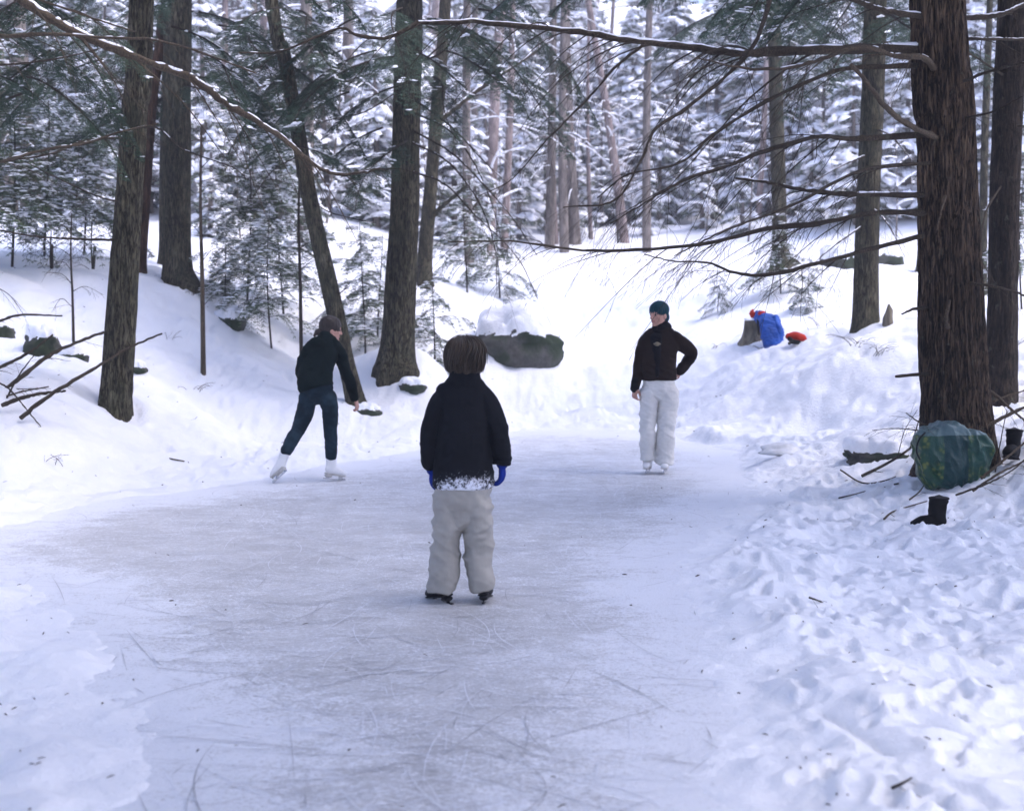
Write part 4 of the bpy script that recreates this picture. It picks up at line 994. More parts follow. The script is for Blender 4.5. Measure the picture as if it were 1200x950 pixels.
fuse('trousers', b, .006, M_kidpants, kid, 2, lambda c: fo(c)*np.clip(.45+(c[:, 2]*0+.55)*1.0, 0, 1.2))
b = MB()                                                        # jacket
loft(b, [(K(543, 570), .170, .130), (K(543, 552), .168, .130), (K(543, 520), .160, .122), (K(543, 490), .152, .115), (K(543, 468), .138, .100), (K(543, 459), .150, .092), (K(544, 451), .118, .082), (K(544, 443), .085, .074)], 30, caps=(False, True))
limb_(b, [K(527, 461), K(515, 473), K(507, 500, -.01), K(503, 525, 0), K(504, 541, .02)], [.052, .060, .060, .053, .047])
limb_(b, [K(561, 461), K(572, 473), K(582, 500, -.01), K(586, 522, 0), K(589, 537, .02)], [.054, .062, .062, .057, .051])
loft(b, [(K(545, 450, -.01), .088, .078), (K(545, 441, -.01), .082, .072)], 20)
fj = folds(.009, 5, 7, 9, .3); sleeve = folds(.006, 8, 26, 4, .2)
def kd(c): m = sst(.13, .19, np.abs(c[:, 0]-K(543, 500)[0])); return fj(c)*(1-m)*.8+sleeve(c)*m*sst(0, 1, (K(0, 470)[2]-c[:, 2])/.2)
fuse('jacket', b, .006, M_kidjacket, kid, 2, kd)
b = MB(); lower = [(K(543, 577), .166, .128), (K(543, 571), .170, .131)]
for (p, q) in (((580, 537, .02), (589, 541, .02)), ):
    tube(b, np.array([K(579+i*0, 541, .02) + np.array([.048*math.cos(a)+.038, .046*math.sin(a), .004*math.sin(3*a)]) for i, a in enumerate(np.linspace(0, 2*PI, 20))]), .009, 8)
b.build('cuff', M_kidjacket, kid)
for wr, sg, pn in (((588, 539, .03), 1, (-1, .3, 0)), ((507, 546, .03), -1, (1, .3, 0))):
    b = MB(); hand(b, K(*wr), (.03*sg, .12, -1), pn, sg, .98, .45, 1.35)
    limb_(b, [K(wr[0], wr[1]-6, .03), K(wr[0]+.5*sg, wr[1]+4, .03)], [.036, .034], 16)
    fuse('glove', b, .0035, M_glove, kid, 1)
# hair: bowl cut built from a cap and a few hundred hanging locks
b = MB(); hcl = K(545, 414, 0)
loft(b, [(K(545, 437, -.005), .080, .082), (K(545, 428, -.005), .097, .099), (K(545, 417, -.005), .102, .105)], 32, caps=(False, False))
ball(b, K(545, 416, 0), (.102, .106, .105), None, 4)
def hairfn(c):
    a = np.arctan2(c[:, 1]-hcl[1], c[:, 0]-hcl[0]); return .008*vn(np.cos(a)*7, np.sin(a)*9, c[:, 2]*3)+.0022*vn(np.cos(a)*26, np.sin(a)*26, c[:, 2]*5)
hair = fuse('hair', b, .004, M_hair_k, kid, 1, hairfn)
b = MB(); cen = K(545, 416, 0)
for i in range(980):
    a = random.uniform(0, 2*PI); 
    if math.sin(a) > .55: continue                             # the face side is left open
    s0 = random.uniform(.04, 1.2); q = np.linspace(s0, PI/2+random.uniform(.18, .62), 9)
    rr = random.choice((.96, .965, .97, 1.0))+random.uniform(-.02, .035)+(random.uniform(.04, .13) if i > 900 else 0)
    pts = np.array([cen+np.array([math.cos(a+.15*math.sin(3*t+a))*.111*math.sin(min(t, PI/2+.0))*rr*(1-.35*max(0, t-PI/2-.25)), math.sin(a+.15*math.sin(3*t+a))*.114*math.sin(min(t, PI/2))*rr*(1-.35*max(0, t-PI/2-.25)), .108*math.cos(t)*rr if t < PI/2 else -.16*(t-PI/2)]) for t in q])
    tube(b, pts, np.array([.0008, .0022, .0034, .0038, .0038, .0036, .003, .0022, .001]), 4, 0, False)
b.build('loose_locks', M_hair_k, hair)
skate(kid, K(526, 700, -.03), K(505, 700, .15), K(518, 685, .01), 1.05, M_skateb, M_skateb, 'hockey')
skate(kid, K(566, 699, -.05), K(571, 700, .18), K(566, 684, .01), 1.0, M_skateb, M_skateb, 'hockey')

# ================================================================== the hooded skater gliding away
d1 = 12.6; girl = person(372, 562, d1, 'skater in dark hooded top and jeans leaning forward in white skates, left of the child'); O1 = np.array(girl.location)
K = lambda u, v, dd=0: P(u, v, d1+dd)-O1
b = MB(); Rg = rotz(math.radians(-66))@rotx(math.radians(-8))
hc = K(388, 386, .18); Wg = head(b, hc, Rg, .98)
limb_(b, [K(386, 396, .13), K(380, 408, .08)], [.055, .062])
loft(b, [(K(372, 462, -.01), .12, .09), (K(371, 445, 0), .125, .09), (K(373, 425, .04), .125, .09), (K(378, 410, .08), .12, .08)], 24)
limb_(b, [K(393, 408, .12), K(404, 436, .22), K(415, 465, .30)], [.048, .037, .027])
limb_(b, [K(362, 412, .02), K(353, 436, .06), K(362, 452, .22)], [.048, .037, .027])
hand(b, K(416, 466, .30), (.25, .05, -1), (-1, .3, 0), 1, .95, .55)
hand(b, K(362, 452, .22), (.5, .8, -.2), (0, 0, -1), -1, .9, .6)
limb_(b, [K(361, 464), K(352, 497, .04), K(337, 524, -.08)], [.075, .052, .034])
limb_(b, [K(384, 464), K(386, 497, .08), K(388, 530, 0)], [.075, .052, .034])
fuse('body', b, .006, M_skin, girl, 2); face_bits(girl, Wg, .98)
b = MB()
loft(b, [(K(372, 450, -.01), .148, .115), (K(372, 459, -.01), .152, .125)], 26)
loft(b, [(K(361, 466), .088, .110), (K(357, 484, .03), .084, .092), (K(350, 502, .04), .068, .072), (K(343, 514, -.03), .062, .066), (K(335.5, 528, -.09), .054, .058)], 22)
loft(b, [(K(384, 466), .086, .108), (K(387, 484, .04), .078, .088), (K(387, 503, .07), .063, .070), (K(388, 518, .03), .062, .066), (K(388, 534, 0), .052, .058)], 22)
fuse('jeans', b, .006, M_jeans, girl, 2, folds(.005, 8, 22, 6, .6))
b = MB()
loft(b, [(K(371, 455, -.02), .172, .135), (K(369, 446, -.01), .176, .135), (K(371, 430, .03), .168, .13), (K(376, 414, .07), .168, .12), (K(380, 403, .10), .125, .10), (K(382, 397, .12), .080, .085)], 28, caps=(False, True))
limb_(b, [K(390, 405, .11), K(399, 418, .16), K(404, 434, .21), K(411, 450, .26), K(415, 466, .29)], [.075, .068, .058, .052, .043])
limb_(b, [K(366, 408, .05), K(358, 420, .03), K(354, 436, .07), K(360, 450, .2)], [.078, .072, .064, .052])
loft(b, [(K(372, 410, .02), .09, .05), (K(373, 404, .03), .10, .06), (K(377, 400, .07), .08, .05)], 20)      # hood lying on the shoulders
loft(b, [(K(385, 402, .13), .076, .072), (K(387, 398, .16), .066, .058)], 16)
fuse('hooded_top', b, .007, M_hood, girl, 2, folds(.006, 6, 16, 12, .4))
b = MB(); W = Wg
loft(b, [(W((0, -.050, -.065)), .066, .058), (W((0, -.045, -.03)), .078, .072), (W((0, -.04, .0)), .082, .078)], 24, Rg@np.array([1., 0, 0]))
ball(b, W((0, -.016, .040)), (.091, .113, .100), Rg, 4); ball(b, W((0, -.128, -.045)), (.036, .036, .036)); limb_(b, [W((0, -.14, -.05)), W((.01, -.165, -.085))], [.024, .012])
fuse('hair', b, .005, M_hair_g, girl, 1, lambda c: .004*vn(c[:, 0]*60, c[:, 1]*60, c[:, 2]*25))
skate(girl, K(382, 556, -.03), K(403, 559, .09), K(388, 532, 0), 1.08)
skate(girl, K(333, 549, -.15), K(320, 561, -.10), K(336, 525, -.08), 1.08)

# ================================================================== the man in the knit hat
d2 = 13.3; man = person(768, 553, d2, 'man in teal knit hat, brown jacket and white trousers standing on white skates'); O2 = np.array(man.location); man['dark_laces'] = 1
K = lambda u, v, dd=0: P(u, v, d2+dd)-O2
b = MB(); Rm = rotz(math.radians(180-50))@rotx(math.radians(-5))
hc = K(772, 368.5, 0); Wm = head(b, hc, Rm, 1.02)
limb_(b, [K(773, 380, .01), K(774, 394, .02)], [.058, .066])
loft(b, [(K(771, 455), .155, .11), (K(771, 440), .145, .105), (K(772, 420), .14, .10), (K(774, 404), .145, .09), (K(774, 393), .09, .07)], 26)
limb_(b, [K(756, 398), K(749, 425, .04), K(745, 452, -.04)], [.052, .040, .028])
limb_(b, [K(790, 399, .02), K(797, 404, .06), K(809, 414, .15), K(797, 434, .13)], [.045, .040, .034, .028])
hand(b, K(744, 454, -.04), (-.04, -.05, -1), (.8, .6, 0), 1, .98, .75)
hand(b, K(797, 435, .14), (-.8, .2, -.5), (0, 1, 0), 1, .95, .5)
limb_(b, [K(761, 458), K(759, 500, -.04), K(758, 540, .03)], [.09, .060, .043])
limb_(b, [K(783, 458), K(780, 500, -.04), K(778, 540, .03)], [.09, .060, .043])
fuse('body', b, .006, M_skin, man, 2); face_bits(man, Wm, 1.02)
b = MB()
loft(b, [(K(772, 442), .150, .105), (K(772, 447), .160, .112), (K(772, 456), .184, .130)], 28)
loft(b, [(K(760, 462), .100, .12), (K(760, 480), .090, .105), (K(759, 503, -.03), .080, .088), (K(758.5, 525, 0), .078, .086), (K(759, 538, .01), .082, .092)], 24, caps=(True, False))
loft(b, [(K(783, 462), .108, .125), (K(782, 482), .100, .108), (K(780, 503, -.03), .092, .094), (K(779, 525, 0), .094, .094), (K(778, 543, .01), .098, .104)], 24, caps=(True, False))
fuse('trousers', b, .006, M_white_trs, man, 2, folds(.011, 6, 13, 16, .6))
b = MB()
loft(b, [(K(772, 445), .182, .135), (K(772, 436), .180, .135), (K(772, 420), .182, .132), (K(773, 406), .195, .125), (K(774, 396), .165, .105), (K(774, 390), .10, .085)], 30, caps=(False, True))
limb_(b, [K(761, 396), K(755, 404), K(750, 423, .04), K(747, 440, 0), K(745, 451, -.03)], [.080, .076, .060, .052, .044])
limb_(b, [K(788, 396, .01), K(797, 402, .06), K(810, 413, .15), K(805, 424, .16), K(797, 434, .13)], [.080, .078, .064, .058, .050])
loft(b, [(K(782, 393, -.02), .05, .05), (K(785, 388, 0), .045, .04)], 14); loft(b, [(K(764, 393, -.03), .045, .05), (K(763, 389, -.01), .04, .04)], 14)
jk = fuse('jacket', b, .007, M_mjacket, man, 2, folds(.006, 6, 15, 21, .4))
b = MB()                                                        # dark sweater showing down the open front
loft(b, [(K(770, 440, -.112), .020, .035), (K(770.5, 420, -.112), .034, .035), (K(769.5, 405, -.10), .060, .04), (K(769, 396, -.07), .070, .05)], 18)
loft(b, [(K(773, 394, -.01), .082, .082), (K(773, 387, .0), .083, .083), (K(775, 381, .02), .072, .074)], 22)
ball(b, K(781, 384, .03), (.05, .05, .06)); 
fuse('scarf', b, .006, M_scarf, man, 2, folds(.005, 14, 30, 2, .3))
b = MB()
for a, l in ((0, .038), (.7, .024), (-.7, .024), (PI, .038), (PI-.7, .024), (PI+.7, .024), (PI/2, .022), (-PI/2, .022)):
    p = K(770, 403, -.155); tube(b, np.array([p, p+np.array([math.cos(a), 0, math.sin(a)])*l*.6, p+np.array([math.cos(a), 0, math.sin(a)])*l]), [.014, .011, .004], 6)
ball(b, K(770, 403, -.158), (.018, .012, .014), None, 2)
b.build('clasp', M_pewter, man)
b = MB(); W = Wm
ball(b, W((0, -.010, .045)), (.092, .112, .098), Rm, 4)
loft(b, [(W((0, -.045, -.03)), .080, .070), (W((0, -.022, .02)), .087, .090), (W((0, -.008, .045)), .088, .104)], 26, Rm@np.array([1., 0, 0]))
Ri = np.linalg.inv(Rm)
def knit(c):
    l = (c-hc)@Rm; a = np.arctan2(l[:, 0], l[:, 1]); return .003*np.sin(a*26)*sst(.13, .08, l[:, 2])
fuse('knit_hat', b, .004, M_beanie, man, 1, knit)
b = MB()
limb_(b, [K(745, 447, -.03), K(744, 455, -.04)], [.046, .045]); fuse('cuff', b, .005, M_scarf, man, 1, folds(.004, 14, 50, 2, .3))
skate(man, K(761, 547, .14), K(757, 550, -.12), K(759, 537, .05), 1.05)
skate(man, K(781, 547, .14), K(778, 550, -.12), K(780, 537, .05), 1.05)
# ------------------------------------------------------------------ rocks, stump, bag, boots, sticks
def _rock(nt, b):
    v = coords(nt); n = noise(nt, v, 4, 7, .65); ms = noise(nt, v, 2.1, 5)
    c = ramp(nt, n, [(.3, (.03, .03, .028)), (.7, (.15, .145, .135))])
    c = mix(nt, ramp(nt, ms, [(.42, g(0)), (.58, g(.85))]), c, (.022, .038, .018))
    gm = nd(nt, 'ShaderNodeNewGeometry'); sx = nd(nt, 'ShaderNodeSeparateXYZ'); nt.links.new(gm.outputs['Normal'], sx.inputs[0])
    sn = ramp(nt, math_(nt, 'ADD', math_(nt, 'MULTIPLY', sx.outputs['Z'], 1.25), math_(nt, 'MULTIPLY', noise(nt, v, 14, 7, .8), .30)), [(1.0, g(0)), (1.12, g(1))])
    nt.links.new(mix(nt, sn, c, (.86, .87, .9)), b.inputs['Base Color']); bump(nt, b, n, .8, .05)
M_rock = mat('mossy_rock', (.1, .1, .09), .9, _rock, .2)
def boulder(u, v, d, r, lab, cap=None, rot=0, sink=.25, thick=None):
    p = P(u, v, d); z = surf(p[0], p[1]); o = empty('boulder', (p[0], p[1], z), lab, 'rock')
    v0, f0 = ico(5); s = random.randint(0, 9999)
    q = v0*(1+.22*vn(v0[:, 0]*1.5+s, v0[:, 1]*1.5, v0[:, 2]*1.5)+.10*vn(v0[:, 0]*3.6+s, v0[:, 1]*3.6, v0[:, 2]*3.6)+.03*vn(v0[:, 0]*11, v0[:, 1]*11+s, v0[:, 2]*11))[:, None]
    q = q*np.array(r)@rotz(rot).T+[0, 0, r[2]*(.5-sink)]
    mb = MB(); mb.add(q, f0); mb.build('rock', M_rock, o)
    if cap:                                                     # snow lying on every upward facing part of the stone
        fn = np.cross(q[f0[:, 1]]-q[f0[:, 0]], q[f0[:, 2]]-q[f0[:, 0]]); vnm = np.zeros_like(q)
        for k in range(3): np.add.at(vnm, f0[:, k], fn)
        vnm = nrm(vnm); t = thick or .35*r[2]
        w = sst(cap-.12, cap+.35, nrm(v0/np.array(r))[:, 2]+.13*vn(v0[:, 0]*4+s, v0[:, 1]*4, v0[:, 2]*4)+.16*vn(v0[:, 0]*7+s, v0[:, 1]*7, v0[:, 2]*7)+.08*vn(v0[:, 0]*15+s, v0[:, 1]*15, v0[:, 2]*15))
        c = q+np.array([0, 0, 1.])*(w*t*(1+.3*vn(v0[:, 0]*3, v0[:, 1]*3+s, v0[:, 2]*3)))[:, None]+vnm*(.03*w-.006)[:, None]
        keep = (w[f0] > .02).any(1); us = np.unique(f0[keep]); rm = np.full(len(q), -1); rm[us] = np.arange(len(us))
        mb = MB(); mb.add(c[us], rm[f0[keep]]); mb.build('snow_cap', M_snowcap, o)
    return o
boulder(611, 405, 22.4, (.78, .6, .52), 'big mossy boulder with thick snow cap, above and right of the child head', .42, .15, .24, .14)
boulder(50, 415, 15.5, (.21, .22, .22), 'dark mossy rock in the snow left of the knotty trunk', .55, .2, .25, .07)
boulder(84, 424, 15.3, (.20, .2, .13), 'low mossy stone lying against the left mossy rock', .6, .2, .25, .04)
boulder(-2, 388, 16.0, (.2, .2, .16), 'dark rock cut by the left edge of the picture', .5, 0, .25, .06)
boulder(163, 412, 16.5, (.10, .1, .08), 'small mossy stone just right of the knotty trunk', .6, 0, .2, .03)
boulder(270, 384, 19.5, (.22, .2, .16), 'dark rock under the bushy young hemlock', .45, 0, .25, .08)
boulder(520, 425, 18.2, (.12, .1, .08), 'small green stone right of the thick mossy trunk', .6, 0, .25, .03)
boulder(986, 296, 27, (.42, .36, .26), 'rock high on the right slope, left one of two', .45, 0, .25, .14)
boulder(1038, 280, 29, (.42, .36, .28), 'rock high on the right slope, right one of two', .45, 0, .25, .14)
boulder(1042, 524, 12.7, (.44, .28, .16), 'flat dark mossy rock ledge under snow, left of the green bag', .5, -.1, .3, .07)
boulder(484, 430, 18.1, (.18, .14, .10), 'snowy stone at the foot of the thick mossy trunk', .55, 0, .35, .04)
boulder(432, 458, 17.3, (.20, .14, .11), 'mossy stone at the foot of the leaning trunk', .75, 0, .3, .03)
# ice chunk
def _chunk(nt, b): nt.links.new(ramp(nt, noise(nt, coords(nt), 9, 4), [(.3, (.50, .51, .52)), (.7, (.74, .75, .77))]), b.inputs['Base Color'])
M_chunk = mat('clouded_ice', (.6, .61, .62), .35, _chunk)
p = G(912, 550); mb = MB(); lump(mb, (0, 0, 0), (.22, .14, .085), .3, 1.3, 4, 0, None, .3)
o = mb.build('ice_block', M_chunk, None, (p[0], p[1], surf(p[0], p[1])+.03)); tag(o, 'translucent lump of ice lying on the snow at the right shore', 'ice block')

# stump with a blue coat and hats, red bag beside it
M_cut = mat('stump_bark', (.12, .10, .07), .9, lambda nt, b: (nt.links.new(ramp(nt, noise(nt, coords(nt, (8, 8, 1.5)), 2, 5), [(.3, (.04, .035, .025)), (.7, (.24, .21, .15))]), b.inputs['Base Color']), bump(nt, b, noise(nt, coords(nt, (8, 8, 1.5)), 2, 5), .8, .04)))
dS = 21.5; p = P(886, 396, dS); zS = surf(p[0], p[1]); st = empty('tree_stump', (p[0], p[1], zS), 'cut tree stump on the slope with a blue coat thrown over it', 'stump')
SK = lambda u, v, dd=0: P(u, v, dS+dd)-np.array([p[0], p[1], zS])
mb = MB(); hh = np.linspace(-.2, .34, 14); rr = .20+.10*np.exp(-np.clip(hh+.02, 0, 9)/.09)
tube(mb, np.c_[hh*0, hh*0, hh], rr, 40, 0, True, lambda a, q: .035*vn(np.cos(a)[None, :]*2.5+q[:, 2:3]*0, np.sin(a)[None, :]*2.5+q[:, 2:3]*0, q[:, 2:3]*2)); mb.build('wood', M_cut, st)
mb = MB(); lump(mb, (-.03, 0, .35), (.17, .17, .045), .3, 1.6, 3, 0, None, .3); mb.build('snow_cap', M_snowcap, st)
M_bluecoat = cloth('blue_nylon', (.005, .065, .33), .6, .35, 60, None, .3); M_red = cloth('red_fabric', (.42, .025, .012), .6, .2, 60); M_black = cloth('black_fabric', (.01, .01, .011), .7, .3, 60)
ct = P(903, 410, 20.8); ct[2] = surf(ct[0], ct[1]); coat = empty('coat', ct, 'bright blue coat draped over the right side of the stump', 'coat')
C0 = lambda x, y, z: np.array([x, y, z])
CW = lambda u, v, dd: P(u, v, 20.8+dd)-ct
mb = MB()
loft(mb, [(CW(886, 374, .75), .05, .12), (CW(893, 373, .45), .10, .10), (CW(901, 376, .2), .15, .10), (CW(903, 388, .05), .155, .10), (CW(905, 400, 0), .15, .09), (CW(911, 408, -.05), .11, .07)], 26, (1, 0, 0))
loft(mb, [(CW(908, 374, .15), .07, .07), (CW(913, 385, .02), .06, .06), (CW(914, 396, 0), .05, .05), (CW(916, 407, -.03), .045, .05)], 16, (1, 0, 0))
fuse('shell', mb, .009, M_bluecoat, coat, 2, folds(.02, 5, 9, 3, .5))
mb = MB(); limb_(mb, [CW(888, 374, .35), CW(888.5, 383, .1), CW(889.5, 392, .05)], [.022, .02, .016]); fuse('strap', mb, .008, M_black, coat, 1)
mb = MB(); lump(mb, (0, 0, .03), (.065, .07, .05), .2, 1.5, 3, 0, None, .6); q = P(893, 370, 21.1); tag(mb.build('red_hat', M_red, None, tuple(q)), 'small red hat on top of the blue coat at the stump', 'hat')
mt = empty('mitten', np.array([p[0]-.04, p[1], zS+.37]), 'red and white mitten standing up on the stump left of the blue coat', 'mitten')
mb = MB(); limb_(mb, [C0(0, 0, .02), C0(-.03, 0, .11), C0(-.02, 0, .15)], [.05, .045, .02]); limb_(mb, [C0(-.02, 0, .05), C0(-.07, 0, .09)], [.02, .015]); fuse('hand_part', mb, .006, M_red, mt, 1)
mb = MB(); limb_(mb, [C0(.06, 0, .02), C0(.02, 0, .03)], [.045, .045]); fuse('cuff', mb, .006, M_skatew, mt, 1)
q = P(932, 411, 20.2); bag = empty('duffel_bag', (q[0], q[1], surf(q[0], q[1])), 'small red bag with black straps lying in the snow right of the stump', 'bag')
mb = MB(); loft(mb, [(C0(-.13, 0, .14), .06, .07), (C0(.0, 0, .15), .08, .10), (C0(.14, 0, .11), .07, .09), (C0(.22, 0, .07), .03, .04)], 18, (0, 0, 1)); fuse('pouch', mb, .008, M_red, bag, 1, folds(.012, 8, 10, 5, .5)); bag.scale = (.78, .78, .78)
mb = MB(); limb_(mb, [C0(-.13, -.05, .10), C0(-.08, -.1, .04), C0(.06, -.12, .03)], [.045, .04, .02]); limb_(mb, [C0(-.10, -.1, .03), C0(-.17, -.2, .0), C0(-.20, -.22, .02)], [.03, .025, .012]); limb_(mb, [C0(-.1, -.16, .02), C0(0, -.26, .0)], [.025, .015]); fuse('strap', mb, .008, M_black, bag, 1, folds(.008, 10, 12, 7, .5))

# shiny green patterned bag at the foot of the big tree
def _bag(nt, b):
    v = coords(nt); sx = nd(nt, 'ShaderNodeSeparateXYZ'); nt.links.new(v, sx.inputs[0])
    vo = nd(nt, 'ShaderNodeTexVoronoi'); vo.inputs['Scale'].default_value = 22; nt.links.new(v, vo.inputs['Vector'])
    spots = ramp(nt, vo.outputs['Distance'], [(.22, (.11, .14, .04)), (.5, (.013, .055, .028))])
    med = nd(nt, 'ShaderNodeTexVoronoi'); med.inputs['Scale'].default_value = 5.5; nt.links.new(v, med.inputs['Vector'])
    c = mix(nt, ramp(nt, med.outputs['Distance'], [(.42, g(0)), (.60, g(1))]), spots, (.008, .05, .036))
    ab = math_(nt, 'ABSOLUTE', math_(nt, 'ADD', sx.outputs['X'], .02))
    pan = math_(nt, 'LESS_THAN', ab, .10); c = mix(nt, pan, c, (.005, .035, .036))
    z = math_(nt, 'GREATER_THAN', math_(nt, 'ADD', sx.outputs['Z'], math_(nt, 'MULTIPLY', noise(nt, v, 4, 2), .03)), .405)
    c = mix(nt, z, c, (.085, .14, .145))
    nt.links.new(c, b.inputs['Base Color']); bump(nt, b, noise(nt, v, 9, 5, .6), .8, .04)
M_bag = mat('glossy_plastic_print', (.02, .06, .04), .36, _bag, .3)
dB = 10.7; q = P(1118, 570, dB); zb = surf(q[0], q[1]); sb = empty('shopping_bag', (q[0], q[1], zb), 'shiny green patterned plastic bag leaning against the massive right conifer', 'bag')
mb = MB(); BK = lambda u, v, dd: P(u, v, dB+dd)-np.array([q[0], q[1], zb])
prof = [(1092, 570), (1081, 555), (1076, 530), (1078, 512), (1090, 502), (1108, 497), (1134, 499), (1154, 511), (1162, 522), (1160, 545), (1154, 560), (1135, 569), (1112, 573)]
fr = np.vstack([BK(*a_, 0)+(BK(*b_, 0)-BK(*a_, 0))*np.linspace(0, 1, 7)[:-1, None] for a_, b_ in zip(prof, prof[1:]+prof[:1])]); cen = fr.mean(0); layers = []
for s, dd in ((.0, -.10), (.35, -.10), (.72, -.085), (.93, -.05), (1.0, .02), (.98, .12), (.9, .2), (.6, .24), (.0, .25)): layers.append(cen+(fr-cen)*s+np.array([0, dd, 0]))
n = len(fr); V = np.vstack(layers); FF = [(i*n+j, i*n+(j+1) % n, (i+1)*n+(j+1) % n, (i+1)*n+j) for i in range(len(layers)-1) for j in range(n)]
mb.add(V, FF); fuse('sack', mb, .007, M_bag, sb, 0, lambda c: .026*(1-2*np.abs(vn(c[:, 0]*7+c[:, 2]*5, c[:, 1]*5, c[:, 2]*8+3)))+.018*(1-2*np.abs(vn(c[:, 0]*16, c[:, 1]*12, c[:, 2]*9+c[:, 0]*8))))
mb = MB(); hp = smooth_path([BK(1084, 507, -.06), BK(1077, 515, -.12), BK(1074, 528, -.12), BK(1078, 538, -.1)], 14); tube(mb, hp, .007, 8); mb.build('handle', M_black, sb)
# boots
M_boot = mat('black_rubber', (.004, .004, .0045), .7, lambda nt, b: bump(nt, b, noise(nt, coords(nt), 30, 4), .3, .01), .12)
M_bootin = mat('boot_lining', (.004, .004, .004), .9)
def boot(loc, rz, tilt, lab):
    o = empty('boot', loc, lab, 'boot', None, rz); o.rotation_euler = (0, tilt, rz)
    mb = MB(); loft(mb, [(C0(.02, 0, .06), .058, .058), (C0(.08, 0, .064), .054, .058), (C0(.14, 0, .055), .058, .052), (C0(.18, 0, .046), .050, .040)], 20, (0, 1, 0))
    loft(mb, [(C0(.0, 0, .06), .056, .062), (C0(.010, 0, .12), .058, .062), (C0(.005, 0, .19), .062, .066), (C0(-.004, 0, .245), .066, .070)], 22, (0, 1, 0), (True, False))
    fuse('shaft', mb, .006, M_boot, o, 2, folds(.004, 12, 22, 8, .3))
    mb = MB(); loft(mb, [(C0(-.045, 0, .014), .045, .014), (C0(.05, 0, .014), .042, .014), (C0(.14, 0, .014), .055, .014), (C0(.215, 0, .016), .040, .014)], 18, (0, 1, 0))
    for k in range(7): loft(mb, [(C0(-.04+.04*k, -.045, .004), .006, .006), (C0(-.04+.04*k, .045, .004), .006, .006)], 6, (1, 0, 0))
    mb.build('sole', M_boot, o)
    mb = MB(); a = np.linspace(0, 2*PI, 25); tube(mb, np.c_[-.004+.068*np.cos(a), .066*np.sin(a), .248+a*0], .009, 8, 0, False); mb.build('rim', M_boot, o)
    mb = MB(); tube(mb, np.array([[-.004, 0, .244], [-.004, 0, .252]]), .062, 20); mb.build('lining', M_bootin, o)
q = G(1099, 622); boot((q[0], q[1], surf(q[0], q[1])-.012), math.radians(187), 0, 'black winter boot standing upright on the snow in front of the green bag')
q = P(1187, 536, 10.9); boot((q[0], q[1], surf(q[0], q[1])+.02), math.radians(238), math.radians(-8), 'black winter boot propped among branches right of the green bag')

# fallen branches and sticks: (u, v, height above ground in metres or None) at a depth
def stick(px, r0, r1, m, lab, tw=6, twL=.25, group=None, name='fallen_branch', cat='branch'):
    pts = []
    for u, v, d in px: pts.append(P(u, v, d))
    base = np.array([pts[0][0], pts[0][1], min(pts[0][2], surf(pts[0][0], pts[0][1])+.3)]); rn = random.Random(int(px[0][0]*3+px[0][1]))
    path = smooth_path(pts, 30)-base; path[1:-1] += RNG.normal(0, r0*.12, path[1:-1].shape)
    mb = MB(); tube(mb, path, np.linspace(r0, r1, 30)*(1+.1*RNG.normal(0, 1, 30)), 8)
    if tw: twigs(mb, path, max(.0025, r0*.25), tw, twL, rn, .25, sub=1)
    o = mb.build(name, m, None, tuple(base)); return tag(o, lab, cat, group)
stick([(24,490,12.2),(60,462,12.4),(110,432,12.7),(150,408,13.0),(190,391,13.2)], .022, .010, M_limb, 'longest fallen branch, crossing in front of the knotty left trunk', 4, .15)
stick([(-20,478,12.6),(20,445,12.9),(60,415,13.2),(95,399,13.4),(122,389,13.5)], .026, .014, M_limb, 'thick fallen branch ending at the left side of the knotty trunk', 6, .35)
stick([(-40,440,12.8),(0,430,13.0),(35,412,13.1),(62,392,13.2)], .024, .008, M_limb, 'fallen branch lying across the dark mossy rock at left', 4, .3)
stick([(-30,392,13.6),(0,376,13.7),(25,369,13.8),(73,370,14.0)], .020, .008, M_limb, 'spiny dead branch sticking in from the left edge above the others', 14, .08)
stick([(2,475,12.3),(30,465,12.4),(55,460,12.5),(77,458,12.5)], .022, .010, M_limb, 'short rough branch lying in the snow at left, lower of two', 5, .08)
stick([(-5,468,12.5),(25,459,12.6),(57,453,12.7)], .011, .006, M_limb_tan, 'short thin branch lying in the snow at left, upper of two', 3, .08)
stick([(-10,445,12.0),(10,455,12.1),(30,478,12.15),(48,500,12.2)], .009, .005, M_twig, 'thin dark stick slanting down to the right at the left edge', 3, .2)
stick([(8,466,12.5),(22,440,12.7),(40,416,12.9)], .010, .005, M_twig, 'thin dark stick leaning between the fallen branches at left', 3, .2)
stick([(-20,330,14),(10,345,14.1),(30,372,14.2)], .006, .002, M_twig, 'thin arched twig at the left edge below the young hemlocks', 4, .3)
def lie(px, r0, r1, m, lab, tw=3, twL=.12, lift=.015, group=None, name='stick', cat='stick'):
    """stick lying on the snow, following its surface"""
    out = []
    for u, v in px:
        z = 0.0
        for _ in range(12): q = G(u, v, z); z = surf(q[0], q[1])*.7+z*.3
        q = G(u, v, z); out.append([q[0], q[1], z+lift])
    base = np.array(out[0]); path = smooth_path(out, 16)-base; rn = random.Random(int(px[0][0]+px[0][1]))
    mb = MB(); tube(mb, path, np.linspace(r0, r1, 16), 6)
    if tw: twigs(mb, path, max(.002, r0*.35), tw, twL, rn, .05, sub=0)
    return tag(mb.build(name, m, None, tuple(base)), lab, cat, group)
lie([(100,518),(115,521),(133,525)], .011, .006, M_twig, 'dark broken stick on the snow below the knotty left trunk')
lie([(187,537),(200,539),(216,542)], .009, .007, M_limb_tan, 'short tan stick on the snow below the broken dark one')
lie([(212,502),(222,498),(231,490)], .003, .002, M_twig, 'hair thin twig on the snow bank right of the knotty trunk')
